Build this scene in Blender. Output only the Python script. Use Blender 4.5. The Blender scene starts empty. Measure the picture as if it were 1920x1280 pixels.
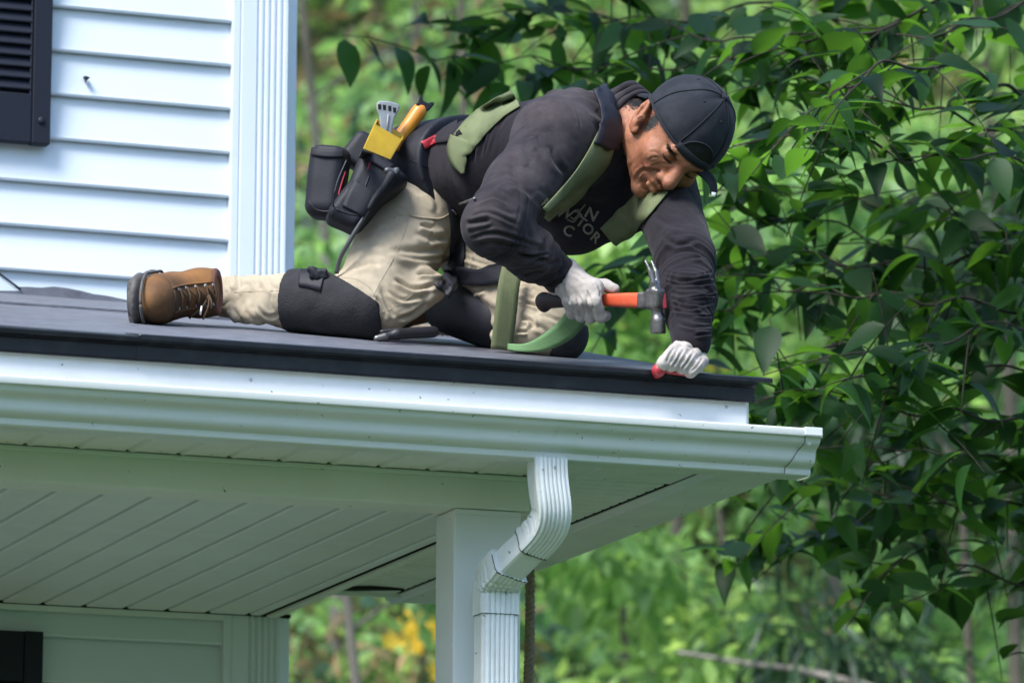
import bpy, bmesh, math, random
import numpy as np
from mathutils import Vector, Matrix, noise
from mathutils.bvhtree import BVHTree

random.seed(7); np.random.seed(7)
SC = bpy.context.scene
COL = SC.collection
rad = math.radians

# ------------------------------------------------------------------ camera
PITCH, YAW, ROLL, FPX = rad(10.667), rad(19.69), rad(0.2786), 9680.0
CAM = np.array([0.0, 0.0, 1.6])
cF = np.array([math.sin(YAW)*math.cos(PITCH), math.cos(YAW)*math.cos(PITCH), math.sin(PITCH)])
cR = np.array([math.cos(YAW), -math.sin(YAW), 0.0])
cU = np.cross(cR, cF)
cR, cU = cR*math.cos(ROLL)+cU*math.sin(ROLL), -cR*math.sin(ROLL)+cU*math.cos(ROLL)
cd = bpy.data.cameras.new('camera'); co = bpy.data.objects.new('camera', cd); COL.objects.link(co)
m = Matrix(((cR[0], cU[0], -cF[0], CAM[0]), (cR[1], cU[1], -cF[1], CAM[1]), (cR[2], cU[2], -cF[2], CAM[2]), (0, 0, 0, 1)))
co.matrix_world = m
cd.sensor_width = 36.0; cd.lens = 36.0*FPX/1920.0
cd.clip_start = 0.1; cd.clip_end = 600.0
cd.dof.use_dof = True; cd.dof.focus_distance = 10.25; cd.dof.aperture_fstop = 5.6
SC.camera = co

# ------------------------------------------------------------------ sky and sun
SUN_EL, SUN_AZ = rad(52), rad(-122)      # azimuth measured from +Y towards +X: from the left, a little behind the viewer
W = bpy.data.worlds.new('World'); SC.world = W; W.use_nodes = True
nt = W.node_tree; nt.nodes.clear()
wo = nt.nodes.new('ShaderNodeOutputWorld'); bg = nt.nodes.new('ShaderNodeBackground'); sky = nt.nodes.new('ShaderNodeTexSky')
sky.sky_type = 'NISHITA'; sky.sun_disc = False; sky.sun_elevation = SUN_EL; sky.sun_rotation = SUN_AZ
sky.air_density = 1.0; sky.dust_density = 1.0; sky.ozone_density = 1.0
nt.links.new(sky.outputs[0], bg.inputs[0]); nt.links.new(bg.outputs[0], wo.inputs[0])
bg.inputs[1].default_value = 0.14
sl = bpy.data.lights.new('sun', 'SUN'); so = bpy.data.objects.new('sun', sl); COL.objects.link(so)
sl.energy = 2.2; sl.angle = rad(26); sl.color = (1.0, 0.985, 0.965)
sd = Vector((math.sin(SUN_AZ)*math.cos(SUN_EL), math.cos(SUN_AZ)*math.cos(SUN_EL), math.sin(SUN_EL)))
so.rotation_euler = (-sd).to_track_quat('-Z', 'Y').to_euler()
SC.view_settings.view_transform = 'Standard'; SC.view_settings.look = 'None'
SC.view_settings.gamma = 1.0; SC.view_settings.use_curve_mapping = False
SC.view_settings.exposure = 1.45
SC.render.engine = 'CYCLES'
try:
    SC.cycles.use_denoising = True
    SC.cycles.max_bounces = 10; SC.cycles.transparent_max_bounces = 12; SC.cycles.diffuse_bounces = 5
except Exception: pass

# ------------------------------------------------------------------ helpers
def ray(u, v): return cF*FPX + cR*(u-960.0) - cU*(v-640.0)
def PY(u, v, Y): d = ray(u, v); return CAM + d*(Y/d[1])
def PD(u, v, D): return CAM + ray(u, v)*(D/FPX)

def tag(o, label=None, cat=None, group=None, kind=None):
    if label: o['label'] = label
    if cat: o['category'] = cat
    if group: o['group'] = group
    if kind: o['kind'] = kind
    return o
def empty(name, loc, label=None, cat=None, group=None, parent=None):
    o = bpy.data.objects.new(name, None); COL.objects.link(o); o.location = loc; o.empty_display_size = 0.05
    if parent: o.parent = parent; o.matrix_parent_inverse = PINV(parent)
    return tag(o, label, cat, group)
def link(name, me, mat=None, parent=None):
    """mesh in world coordinates -> object; parents are empties/meshes whose own location is compensated"""
    o = bpy.data.objects.new(name, me); COL.objects.link(o)
    if mat is not None: me.materials.append(mat)
    if parent is not None:
        o.parent = parent; o.matrix_parent_inverse = PINV(parent)
    return o
def WORLD(p):
    loc = Matrix.Translation(p.location) @ p.rotation_euler.to_matrix().to_4x4()
    return loc if p.parent is None else WORLD(p.parent) @ p.matrix_parent_inverse @ loc
def PINV(p): return WORLD(p).inverted()
def mesh(name, V, Fc, mat=None, parent=None, smooth=False):
    me = bpy.data.meshes.new(name)
    me.from_pydata([tuple(map(float, v)) for v in V], [], [tuple(map(int, f)) for f in Fc]); me.update()
    if smooth: me.polygons.foreach_set('use_smooth', [True]*len(me.polygons))
    return link(name, me, mat, parent)
def meshnp(name, V, Q, mat=None, parent=None, smooth=True):
    """fast path: V (n,3), Q (m,4) or (m,3) int arrays"""
    me = bpy.data.meshes.new(name); k = Q.shape[1]
    me.vertices.add(len(V)); me.vertices.foreach_set('co', np.ascontiguousarray(V, dtype=np.float32).ravel())
    me.loops.add(Q.size); me.loops.foreach_set('vertex_index', np.ascontiguousarray(Q, dtype=np.int32).ravel())
    me.polygons.add(len(Q)); me.polygons.foreach_set('loop_start', np.arange(len(Q), dtype=np.int32)*k)
    me.polygons.foreach_set('use_smooth', np.full(len(Q), smooth)); me.update(calc_edges=True); me.validate()
    return link(name, me, mat, parent)
def boxv(x0, x1, y0, y1, z0, z1):
    V = [(x0,y0,z0),(x1,y0,z0),(x1,y1,z0),(x0,y1,z0),(x0,y0,z1),(x1,y0,z1),(x1,y1,z1),(x0,y1,z1)]
    Fc = [(0,3,2,1),(4,5,6,7),(0,1,5,4),(1,2,6,5),(2,3,7,6),(3,0,4,7)]
    return V, Fc
def box(name, x0, x1, y0, y1, z0, z1, mat, parent, bev=0.0):
    V, Fc = boxv(x0, x1, y0, y1, z0, z1)
    o = mesh(name, V, Fc, mat, parent)
    if bev: bevel(o, bev)
    return o
def bevel(o, w, seg=2):
    b = o.modifiers.new('bevel', 'BEVEL'); b.width = w; b.segments = seg; b.limit_method = 'ANGLE'; b.angle_limit = rad(35)
    return o
def extrude(name, prof, axis, a0, a1, mat, parent, closed=True, smooth=False, seg=1, wob=0.0):
    """prof: 2-D points; axis 'x': (Y,z) profile along X; 'z': (X,Y) along Z; 'y': (X,z) along Y."""
    n = len(prof); V = []; Fc = []
    for i in range(seg+1):
        a = a0+(a1-a0)*i/seg
        for (p, q) in prof:
            w = wob*noise.noise(Vector((a*2.1, p*3+7, q*3))) if wob else 0.0
            V.append((a, p+w, q) if axis == 'x' else ((p, q+w, a) if axis == 'z' else (p, a, q+w)))
    for i in range(seg):
        for j in range(n if closed else n-1):
            k = (j+1) % n
            Fc.append((i*n+j, i*n+k, (i+1)*n+k, (i+1)*n+j))
    if closed:
        Fc.append(tuple(range(n-1, -1, -1))); Fc.append(tuple(seg*n+j for j in range(n)))
    o = mesh(name, V, Fc, mat, parent, smooth)
    bm = bmesh.new(); bm.from_mesh(o.data); bmesh.ops.recalc_face_normals(bm, faces=bm.faces); bm.to_mesh(o.data); bm.free()
    return o
def tube(name, pts, r, mat, parent=None, n=10, cap=True, smooth=True):
    """swept tube, r scalar or list"""
    P = [Vector(p) for p in pts]; V = []; Fc = []
    rr = r if isinstance(r, (list, tuple, np.ndarray)) else [r]*len(P)
    up = None
    for i, p in enumerate(P):
        t = (P[min(i+1, len(P)-1)]-P[max(i-1, 0)]).normalized()
        if up is None:
            up = t.orthogonal().normalized()
        else:
            up = (up-t*up.dot(t)).normalized()
        s = t.cross(up)
        for k in range(n):
            a = 2*math.pi*k/n
            V.append(p+(up*math.cos(a)+s*math.sin(a))*rr[i])
    for i in range(len(P)-1):
        for k in range(n):
            Fc.append((i*n+k, i*n+(k+1) % n, (i+1)*n+(k+1) % n, (i+1)*n+k))
    if cap:
        Fc.append(tuple(range(n-1, -1, -1))); Fc.append(tuple((len(P)-1)*n+k for k in range(n)))
    return mesh(name, V, Fc, mat, parent, smooth)
def smoothpath(pts, n=8):
    """Catmull-Rom through points"""
    P = [np.array(p, float) for p in pts]; P = [2*P[0]-P[1]]+P+[2*P[-1]-P[-2]]; out = []
    for i in range(1, len(P)-2):
        for k in range(n):
            t = k/n
            out.append(0.5*((2*P[i])+(-P[i-1]+P[i+1])*t+(2*P[i-1]-5*P[i]+4*P[i+1]-P[i+2])*t*t+(-P[i-1]+3*P[i]-3*P[i+1]+P[i+2])*t**3))
    out.append(P[-2]); return out

# ------------------------------------------------------------------ materials
def mat(name, col, rough=0.6, spec=0.5, metal=0.0, var=0.0, vscale=8.0, col2=None, bump=0.0, bscale=60.0, specks=0.0, speckcol=(0.03,0.03,0.025), speckscale=90.0, sheen=0.0, bdetail=4.0, stretch=None, coat=0.0, sss=0.0, stain=None, dirt_and_light=None):
    M = bpy.data.materials.new(name); M.use_nodes = True; t = M.node_tree; N = t.nodes; L = t.links
    b = N['Principled BSDF']
    b.inputs['Base Color'].default_value = (*col, 1); b.inputs['Roughness'].default_value = rough
    b.inputs['Specular IOR Level'].default_value = spec; b.inputs['Metallic'].default_value = metal
    if sheen: b.inputs['Sheen Weight'].default_value = sheen; b.inputs['Sheen Roughness'].default_value = 0.5
    if coat: b.inputs['Coat Weight'].default_value = coat
    if sss:
        b.inputs['Subsurface Weight'].default_value = sss; b.inputs['Subsurface Radius'].default_value = (0.012, 0.004, 0.002); b.inputs['Subsurface Scale'].default_value = 1.0
    tc = N.new('ShaderNodeTexCoord'); src = tc.outputs['Object']
    if stretch:
        mp = N.new('ShaderNodeMapping'); mp.inputs['Scale'].default_value = stretch; L.new(src, mp.inputs[0]); src = mp.outputs[0]
    cur = None
    if var or col2:
        nz = N.new('ShaderNodeTexNoise'); nz.inputs['Scale'].default_value = vscale; nz.inputs['Detail'].default_value = 6; nz.inputs['Roughness'].default_value = 0.6
        L.new(src, nz.inputs['Vector'])
        rp = N.new('ShaderNodeValToRGB'); rp.color_ramp.elements[0].position = 0.32; rp.color_ramp.elements[1].position = 0.68
        c2 = col2 if col2 else tuple(c*(1-var) for c in col)
        rp.color_ramp.elements[0].color = (*c2, 1); rp.color_ramp.elements[1].color = (*col, 1)
        L.new(nz.outputs['Fac'], rp.inputs[0]); cur = rp.outputs[0]
    if stain:
        # broad, faint weathering with its own blotchy shape
        sc_, amt, scol = stain
        nz = N.new('ShaderNodeTexNoise'); nz.inputs['Scale'].default_value = sc_; nz.inputs['Detail'].default_value = 8; nz.inputs['Roughness'].default_value = 0.7
        L.new(src, nz.inputs['Vector'])
        rp = N.new('ShaderNodeValToRGB'); rp.color_ramp.elements[0].position = 0.5; rp.color_ramp.elements[1].position = 0.78
        rp.color_ramp.elements[0].color = (0, 0, 0, 1); rp.color_ramp.elements[1].color = (amt, amt, amt, 1)
        L.new(nz.outputs['Fac'], rp.inputs[0])
        mx = N.new('ShaderNodeMixRGB'); mx.inputs[2].default_value = (*scol, 1); L.new(rp.outputs[0], mx.inputs[0])
        if cur: L.new(cur, mx.inputs[1])
        else: mx.inputs[1].default_value = (*col, 1)
        cur = mx.outputs[0]
    if dirt_and_light:
        # dirt and painted-light patches: (centre, radius) pairs broken up by noise
        dcol, spots, amt = dirt_and_light
        nz = N.new('ShaderNodeTexNoise'); nz.inputs['Scale'].default_value = 14; nz.inputs['Detail'].default_value = 7; nz.inputs['Roughness'].default_value = 0.65; L.new(tc.outputs['Object'], nz.inputs['Vector'])
        acc = None
        for (c_, r_) in spots:
            vd = N.new('ShaderNodeVectorMath'); vd.operation = 'DISTANCE'; vd.inputs[1].default_value = tuple(float(x) for x in c_); L.new(tc.outputs['Object'], vd.inputs[0])
            mr = N.new('ShaderNodeMapRange'); mr.interpolation_type = 'SMOOTHSTEP'; mr.inputs[1].default_value = r_; mr.inputs[2].default_value = r_*.25; mr.inputs[3].default_value = 0; mr.inputs[4].default_value = 1; L.new(vd.outputs['Value'], mr.inputs[0])
            if acc is None: acc = mr.outputs[0]
            else:
                mm = N.new('ShaderNodeMath'); mm.operation = 'MAXIMUM'; L.new(acc, mm.inputs[0]); L.new(mr.outputs[0], mm.inputs[1]); acc = mm.outputs[0]
        mu = N.new('ShaderNodeMath'); mu.operation = 'MULTIPLY'; L.new(acc, mu.inputs[0])
        rp = N.new('ShaderNodeMapRange'); rp.inputs[1].default_value = .30; rp.inputs[2].default_value = .68; rp.inputs[3].default_value = .15*amt; rp.inputs[4].default_value = amt; L.new(nz.outputs['Fac'], rp.inputs[0]); L.new(rp.outputs[0], mu.inputs[1])
        mx = N.new('ShaderNodeMixRGB'); mx.inputs[2].default_value = (*dcol, 1); L.new(mu.outputs[0], mx.inputs[0])
        if cur: L.new(cur, mx.inputs[1])
        else: mx.inputs[1].default_value = (*col, 1)
        cur = mx.outputs[0]
    if specks:
        vz = N.new('ShaderNodeTexNoise'); vz.inputs['Scale'].default_value = speckscale; vz.inputs['Detail'].default_value = 2
        L.new(src, vz.inputs['Vector'])
        rp = N.new('ShaderNodeValToRGB'); rp.color_ramp.elements[0].position = specks; rp.color_ramp.elements[1].position = specks+0.03
        rp.color_ramp.elements[0].color = (0, 0, 0, 1); rp.color_ramp.elements[1].color = (0.8, 0.8, 0.8, 1)
        L.new(vz.outputs['Fac'], rp.inputs[0])
        mx = N.new('ShaderNodeMixRGB'); mx.inputs[2].default_value = (*speckcol, 1); L.new(rp.outputs[0], mx.inputs[0])
        if cur: L.new(cur, mx.inputs[1])
        else: mx.inputs[1].default_value = (*col, 1)
        cur = mx.outputs[0]
    if cur: L.new(cur, b.inputs['Base Color'])
    if bump:
        nz = N.new('ShaderNodeTexNoise'); nz.inputs['Scale'].default_value = bscale; nz.inputs['Detail'].default_value = bdetail; L.new(src, nz.inputs['Vector'])
        bp = N.new('ShaderNodeBump'); bp.inputs['Strength'].default_value = bump; bp.inputs['Distance'].default_value = 0.0016
        L.new(nz.outputs['Fac'], bp.inputs['Height']); L.new(bp.outputs[0], b.inputs['Normal'])
    return M
def leafmat(name, col, tcol, rough=0.38, tw=0.45, spread=0.35, spec=0.5, veins=False):
    """leaf: glossy face, light passing through; colour varies from leaf to leaf by the attribute 'rnd'"""
    M = bpy.data.materials.new(name); M.use_nodes = True; t = M.node_tree; N = t.nodes; L = t.links
    b = N['Principled BSDF']; out = N['Material Output']
    b.inputs['Roughness'].default_value = rough; b.inputs['Specular IOR Level'].default_value = spec
    at = N.new('ShaderNodeAttribute'); at.attribute_name = 'rnd'
    oi = N.new('ShaderNodeObjectInfo'); ad = N.new('ShaderNodeMath'); ad.operation = 'ADD'
    L.new(at.outputs['Fac'], ad.inputs[0]); L.new(oi.outputs['Random'], ad.inputs[1])
    fr = N.new('ShaderNodeMath'); fr.operation = 'FRACT'; L.new(ad.outputs[0], fr.inputs[0])
    def rampc(c, hi):
        r = N.new('ShaderNodeValToRGB'); e = r.color_ramp.elements
        e[0].color = (*(x*(1-spread) for x in c), 1); e[1].color = (c[0]*(1+spread*1.5), c[1]*(1+spread*0.9), c[2]*(1+spread*.4), 1)
        L.new(fr.outputs[0], r.inputs[0]); return r.outputs[0]
    L.new(rampc(col, 1), b.inputs['Base Color'])
    tr = N.new('ShaderNodeBsdfTranslucent'); L.new(rampc(tcol, 1), tr.inputs['Color'])
    mx = N.new('ShaderNodeMixShader'); mx.inputs[0].default_value = tw
    L.new(b.outputs[0], mx.inputs[1]); L.new(tr.outputs[0], mx.inputs[2]); L.new(mx.outputs[0], out.inputs['Surface'])
    return M

M = {}
M['siding'] = mat('vinyl_siding', (0.63, 0.70, 0.745), 0.45, 0.4, var=0.05, vscale=3, bump=0.02, bscale=25, stain=(5, 0.25, (0.54, 0.60, 0.635)), specks=0.76, speckscale=40)
M['trim'] = mat('white_trim', (0.64, 0.705, 0.75), 0.42, 0.4, var=0.04, vscale=4, specks=0.77, speckscale=55, stain=(6, 0.25, (0.6, 0.62, 0.6)))
M['fascia'] = mat('fascia_coil', (0.79, 0.81, 0.82), 0.38, 0.45, var=0.05, vscale=5, specks=0.735, speckscale=60, stain=(9, 0.3, (0.55, 0.57, 0.52)), bump=0.015, bscale=12)
M['gutter'] = mat('gutter_enamel', (0.70, 0.735, 0.715), 0.33, 0.5, var=0.06, vscale=7, specks=0.72, speckscale=75, speckcol=(0.10, 0.10, 0.06), stain=(14, 0.4, (0.5, 0.54, 0.42)))
M['soffit'] = mat('soffit_vinyl', (0.74, 0.76, 0.72), 0.55, 0.35, var=0.08, vscale=9, bump=0.03, bscale=180, stain=(7, 0.4, (0.5, 0.5, 0.44)), specks=0.74, speckscale=60)
M['ceil'] = mat('ceiling_vinyl', (0.72, 0.76, 0.76), 0.5, 0.35, var=0.08, vscale=5, stain=(4, 0.35, (0.52, 0.55, 0.53)), specks=0.755, speckscale=50)
M['beam'] = mat('beam_wrap', (0.74, 0.77, 0.71), 0.5, 0.35, var=0.06, vscale=4, specks=0.74, speckscale=55, stain=(6, 0.3, (0.55, 0.55, 0.42)))
M['post'] = mat('post_wrap', (0.75, 0.77, 0.76), 0.5, 0.35, var=0.06, vscale=5, specks=0.745, speckscale=60, stain=(5, 0.3, (0.58, 0.58, 0.52)))
M['spout'] = mat('downspout_enamel', (0.78, 0.81, 0.81), 0.3, 0.5, var=0.05, vscale=9, specks=0.73, speckscale=80, stain=(16, 0.35, (0.5, 0.5, 0.42)))
M['grime'] = mat('seam_grime', (0.018, 0.017, 0.014), 0.85, 0.2)
M['gap'] = mat('dark_gap', (0.02, 0.02, 0.018), 0.9, 0.1)
M['shutter'] = mat('shutter_plastic', (0.008, 0.011, 0.021), 0.55, 0.3, var=0.15, vscale=12, bump=0.05, bscale=220)
M['drip'] = mat('black_drip_edge', (0.006, 0.007, 0.010), 0.36, 0.35, var=0.25, vscale=14, stain=(25, 0.35, (0.05, 0.055, 0.06)))
M['under'] = mat('roof_underlayment', (0.135, 0.142, 0.168), 0.55, 0.45, var=0.4, vscale=26, bump=0.9, bscale=260, stain=(24, 0.6, (0.20, 0.205, 0.225)), specks=0.68, speckscale=120, speckcol=(0.08, 0.08, 0.09))
M['deck'] = mat('roof_deck', (0.25, 0.2, 0.14), 0.8, 0.2, var=0.3)
M['rivet'] = mat('metal_rivet', (0.45, 0.47, 0.47), 0.4, 0.5, metal=0.6)
# ------------------------------------------------------------------ large structure: ground with its wooded bank
def ground_z(x, y):
    # level lawn round the house, then a bank that climbs away behind it
    s = max(0.0, y-14.0+0.12*(x-6))
    z = 0.60*s*s/(s+3.0)
    return z+0.25*min(1.0, s/4)*noise.noise(Vector((x*.35, y*.35, 0)))+0.1*min(1.0, s/4)*noise.noise(Vector((x*1.1, y*1.1, 3)))
def build_ground():
    xs = sorted(set([-300, -150, -80, -40, -25]+[round(-16+.6*i, 2) for i in range(70)]+[30, 45, 80, 150, 300]))
    ys = sorted(set([-200, -100, -50, -25, -12, -4, 2, 6, 9, 11]+[round(12+.5*i, 2) for i in range(70)]+[52, 60, 80, 120, 200]))
    V = [(x, y, ground_z(x, min(y, 60))) for y in ys for x in xs]; n = len(xs)
    Fc = [(j*n+i, j*n+i+1, (j+1)*n+i+1, (j+1)*n+i) for j in range(len(ys)-1) for i in range(n-1)]
    G = bpy.data.materials.new('ground_grass_and_earth'); G.use_nodes = True; t = G.node_tree; N = t.nodes; L = t.links
    b = N['Principled BSDF']; b.inputs['Roughness'].default_value = 0.9; b.inputs['Specular IOR Level'].default_value = 0.1
    tc = N.new('ShaderNodeTexCoord'); sep = N.new('ShaderNodeSeparateXYZ'); L.new(tc.outputs['Object'], sep.inputs[0])
    n1 = N.new('ShaderNodeTexNoise'); n1.inputs['Scale'].default_value = 1.3; n1.inputs['Detail'].default_value = 8; L.new(tc.outputs['Object'], n1.inputs['Vector'])
    lawn = N.new('ShaderNodeValToRGB'); lawn.color_ramp.elements[0].color = (0.028, 0.062, 0.026, 1); lawn.color_ramp.elements[1].color = (0.056, 0.102, 0.044, 1); L.new(n1.outputs['Fac'], lawn.inputs[0])
    soil = N.new('ShaderNodeValToRGB'); soil.color_ramp.elements[0].color = (0.030, 0.040, 0.014, 1); soil.color_ramp.elements[1].color = (0.075, 0.085, 0.035, 1); L.new(n1.outputs['Fac'], soil.inputs[0])
    mr = N.new('ShaderNodeMapRange'); mr.inputs[1].default_value = 0.2; mr.inputs[2].default_value = 1.2; L.new(sep.outputs[2], mr.inputs[0])
    mx = N.new('ShaderNodeMixRGB'); L.new(mr.outputs[0], mx.inputs[0]); L.new(lawn.outputs[0], mx.inputs[1]); L.new(soil.outputs[0], mx.inputs[2]); L.new(mx.outputs[0], b.inputs['Base Color'])
    bp = N.new('ShaderNodeBump'); bp.inputs['Strength'].default_value = 0.6; n2 = N.new('ShaderNodeTexNoise'); n2.inputs['Scale'].default_value = 30; L.new(tc.outputs['Object'], n2.inputs['Vector']); L.new(n2.outputs['Fac'], bp.inputs['Height']); L.new(bp.outputs[0], b.inputs['Normal'])
    o = mesh('ground', V, Fc, G, None, True); tag(o, 'green lawn rising into a wooded bank behind the house', kind='structure')
build_ground()

# ------------------------------------------------------------------ the house: wall, corner post, shutters, porch
YW = 10.977                    # front of the house wall
XL = -1.5                      # built this far to the left
ZC, ZS, YB = 3.130, 3.198, 9.303
house = empty('house', (1.0, YW, 0), 'white vinyl sided house with a porch roof on a square post', 'house')

wall = box('wall', XL, 3.40, YW+.03, 15.5, 0.0, 6.2, M['siding'], house)
CH = 0.1018; Z0 = 3.877        # one course bottom, from the photograph
def siding(x0, x1, z, name='siding_board'):
    # a course: face leaning out towards its lower edge, with a rolled lip under it
    pr = [(YW+.028, z+CH+.012), (YW+.012, z+CH+.004), (YW+.0095, z+CH-.004), (YW-.006, z+.010), (YW-.0075, z+.004), (YW-.006, z), (YW+.004, z-.001), (YW+.008, z+.006), (YW+.028, z+.010)]
    return extrude(name, pr, 'x', x0, x1, M['siding'], wall, seg=1)
base = siding(XL, 3.262, Z0)
base_me = base.data
for k in range(-12, 20):
    if k == 0: continue
    zk = Z0+CH*k
    o = base.copy(); COL.objects.link(o); o.location.z = base.location.z+CH*k
# the fluted corner post: flat, flutes, then a face turned away round the corner
def corner_post():
    yf = YW-.014
    pr = [(3.245, YW+.02), (3.245, yf+.001), (3.247, yf), (3.262, yf), (3.265, yf+.003), (3.268, yf), (3.300, yf)]
    x = 3.302
    for i in range(5):
        pr += [(x, yf), (x+.003, yf+.0045), (x+.006, yf+.0045), (x+.009, yf)]; x += .0145
    pr += [(3.376, yf), (3.379, yf+.004), (3.382, yf+.016), (3.409, yf+.040), (3.412, yf+.046), (3.412, YW+.08), (3.30, YW+.08)]
    o = extrude('corner_post', pr, 'z', 0.0, 6.2, M['trim'], house)
    return o
corner_post()
# roof and eave above the wall, out of the picture
extrude('house_roof', [(YW-.35, 6.15), (YW-.35, 6.3), (13.2, 7.7), (15.9, 6.3), (15.9, 6.15)], 'x', XL-.3, 3.7, M['shutter'], house)

# shutters
def shutter(x1, zb, w, h, rows, lo=False):
    s = box('shutter', x1-w, x1-w+.001, YW-.001, YW, zb, zb+.001, M['shutter'], house)
    bpy.data.objects.remove(s)
    yb, yf = YW-.008, YW-.034
    s = box('shutter', x1-w+.02, x1-.02, yb-.006, yb, zb+.02, zb+h-.02, M['shutter'], house)
    def part(n, *a):
        o = box(n, *a, M['shutter'], s, .0022); return o
    st = .042
    part('stile', x1-st, x1, yf, yb+.006, zb, zb+h); part('stile', x1-w, x1-w+st, yf, yb+.006, zb, zb+h)
    part('bead', x1-st-.006, x1-st-.001, yf+.006, yb, zb+.004, zb+h-.004)
    part('rail', x1-w+st+.001, x1-st-.001, yf+.002, yb+.004, zb+.001, zb+.112)
    part('rail', x1-w+st+.001, x1-st-.001, yf+.002, yb+.004, zb+h-.112, zb+h-.001)
    z = zb+.122; first = None
    while z < zb+h-.13:
        if first is None:
            pr = [(yf+.006, z), (yf+.005, z+.003), (yb-.010, z+.024), (yb-.007, z+.024), (yf+.010, z)]
            first = extrude('louver', pr, 'x', x1-w+st+.002, x1-st-.002, M['shutter'], s)
        else:
            o = first.copy(); COL.objects.link(o); o.location.z = first.location.z+(z-zb-.122)
        z += .0258
    bm = bmesh.new(); bmesh.ops.create_uvsphere(bm, u_segments=14, v_segments=8, radius=.009)
    for v in bm.verts: v.co = Vector((v.co.x, v.co.y*.5, v.co.z))+Vector((x1-.021, yf-.001, zb+.052))
    me = bpy.data.meshes.new('rivet'); bm.to_mesh(me); bm.free(); me.polygons.foreach_set('use_smooth', [True]*len(me.polygons)); link('rivet', me, M['shutter'], s)
    return s
shutter(float(PY(95.5, 200, YW-.034)[0]), float(PY(60, 268, YW-.034)[2]), .36, 1.25, 30)
sh2 = shutter(float(PY(81, 1230, YW-.034)[0]), 1.55, .36, float(PY(60, 1182, YW-.034)[2])-1.55, 30)
# a bracket end left in the siding, and its pale patch
nb = PY(160, 150, YW-.006)
mesh('bracket_stub', [(nb[0]-.006, nb[1], nb[2]+.006), (nb[0]+.006, nb[1]+.002, nb[2]+.006), (nb[0]+.001, nb[1], nb[2]-.009), (nb[0]-.005, nb[1]-.018, nb[2]+.005), (nb[0]+.007, nb[1]-.016, nb[2]+.003), (nb[0]-.001, nb[1]-.014, nb[2]-.006)], [(0,1,2),(3,5,4),(0,3,4,1),(1,4,5,2),(2,5,3,0)], M['shutter'], house)

# ---- porch ceiling: bead-board panels running front to back
ceiling = box('porch_ceiling', XL, 3.338, YB+.03, YW+.02, ZC+.012, ZC+.03, M['gap'], house)
pw = .0945; xs0 = 2.829-pw*46
xx = xs0; first = None
while xx < 3.335:
    x1 = min(xx+pw, 3.338)
    if x1-xx > .03 and xx > XL:
        # each panel is two shallow boards with a bead between, and a lapped edge
        if first is None or x1-xx < pw-.001:
            h = x1-xx
            pr = [(xx+.002, ZC+.011), (xx+.003, ZC+.002), (xx+.008, ZC), (x1-.010, ZC), (x1-.005, ZC+.003), (x1-.001, ZC+.011)]
            o = extrude('ceiling_panel', pr, 'y', YB+.016, YW-.018, M['ceil'], ceiling)
            if first is None: first = o; fx = xx
        else:
            o = first.copy(); COL.objects.link(o); o.location.x = first.location.x+(xx-fx)
    xx += pw
# channel along the wall
box('wall_channel', XL, 3.245, YW-.016, YW-.002, ZC-.014, ZC-.002, M['ceil'], house)
box('shadow_gap', XL, 3.40, YW-.0165, YW-.001, ZC-.0015, ZC+.006, M['gap'], house)
# edge beam running back to the house corner
eb = extrude('edge_beam', [(3.342, ZC-.004), (3.366, ZC-.004), (3.366, ZS-.003), (3.342, ZS-.003)], 'y', YB+.10, YW-.02, M['beam'], house)
box('beam_gap', 3.3375, 3.3415, YB+.10, YW-.02, ZC+.001, ZC+.02, M['gap'], house)
# ---- front beam and its trim
fb = box('front_beam', XL, 3.366, YB, YB+.10, ZC-.001, ZS+.035, M['beam'], house, .003)
box('beam_trim', XL, 3.366, YB-.008, YB-.0005, ZS-.011, ZS-.003, M['beam'], house, .0015)
# ---- front soffit: short panels with lapped, slightly lifted ends
soffit = box('soffit', XL, 3.74, 9.12, YB-.001, ZS+.010, ZS+.02, M['gap'], house)
sx0 = float(PY(40, 828, YB)[0]); spw = (float(PY(609, 868, YB)[0])-sx0)/6.0
k0 = int((XL-sx0)/spw)
firsts = None
for k in range(k0+1, 12):
    a = sx0+k*spw; b = a+spw
    if a > 3.62: break
    if firsts is None:
        V = []; Fc = []
        nx = 8
        for j, y in enumerate((9.115, YB-.012, YB-.004)):
            for i in range(nx+1):
                f = i/nx; x = a+.001+(b-a-.002)*f
                dz = .0
                if f < .10: dz = .007*(1-f/.10)
                lift = (.0035*math.sin(f*math.pi) if j == 2 else 0.0)
                V.append((x, y, ZS+dz+lift-(.002 if .1 < f < .14 else 0)))
        n = nx+1
        for j in range(2):
            for i in range(nx): Fc.append((j*n+i, (j+1)*n+i, (j+1)*n+i+1, j*n+i+1))
        firsts = mesh('soffit_panel', V, Fc, M['soffit'], soffit, False); fa = a
        sol = firsts.modifiers.new('thick', 'SOLIDIFY'); sol.thickness = .0015; sol.offset = 1
    else:
        o = firsts.copy(); COL.objects.link(o); o.location.x = firsts.location.x+(a-fa)
box('soffit_panel', a-.0005 if a < 3.656 else 3.60, 3.657, 9.115, YB-.004, ZS+.0008, ZS+.0035, M['soffit'], soffit)
box('soffit_gap', XL, 3.366, YB-.004, YB-.0006, ZS+.0005, ZS+.009, M['gap'], house)
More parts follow.
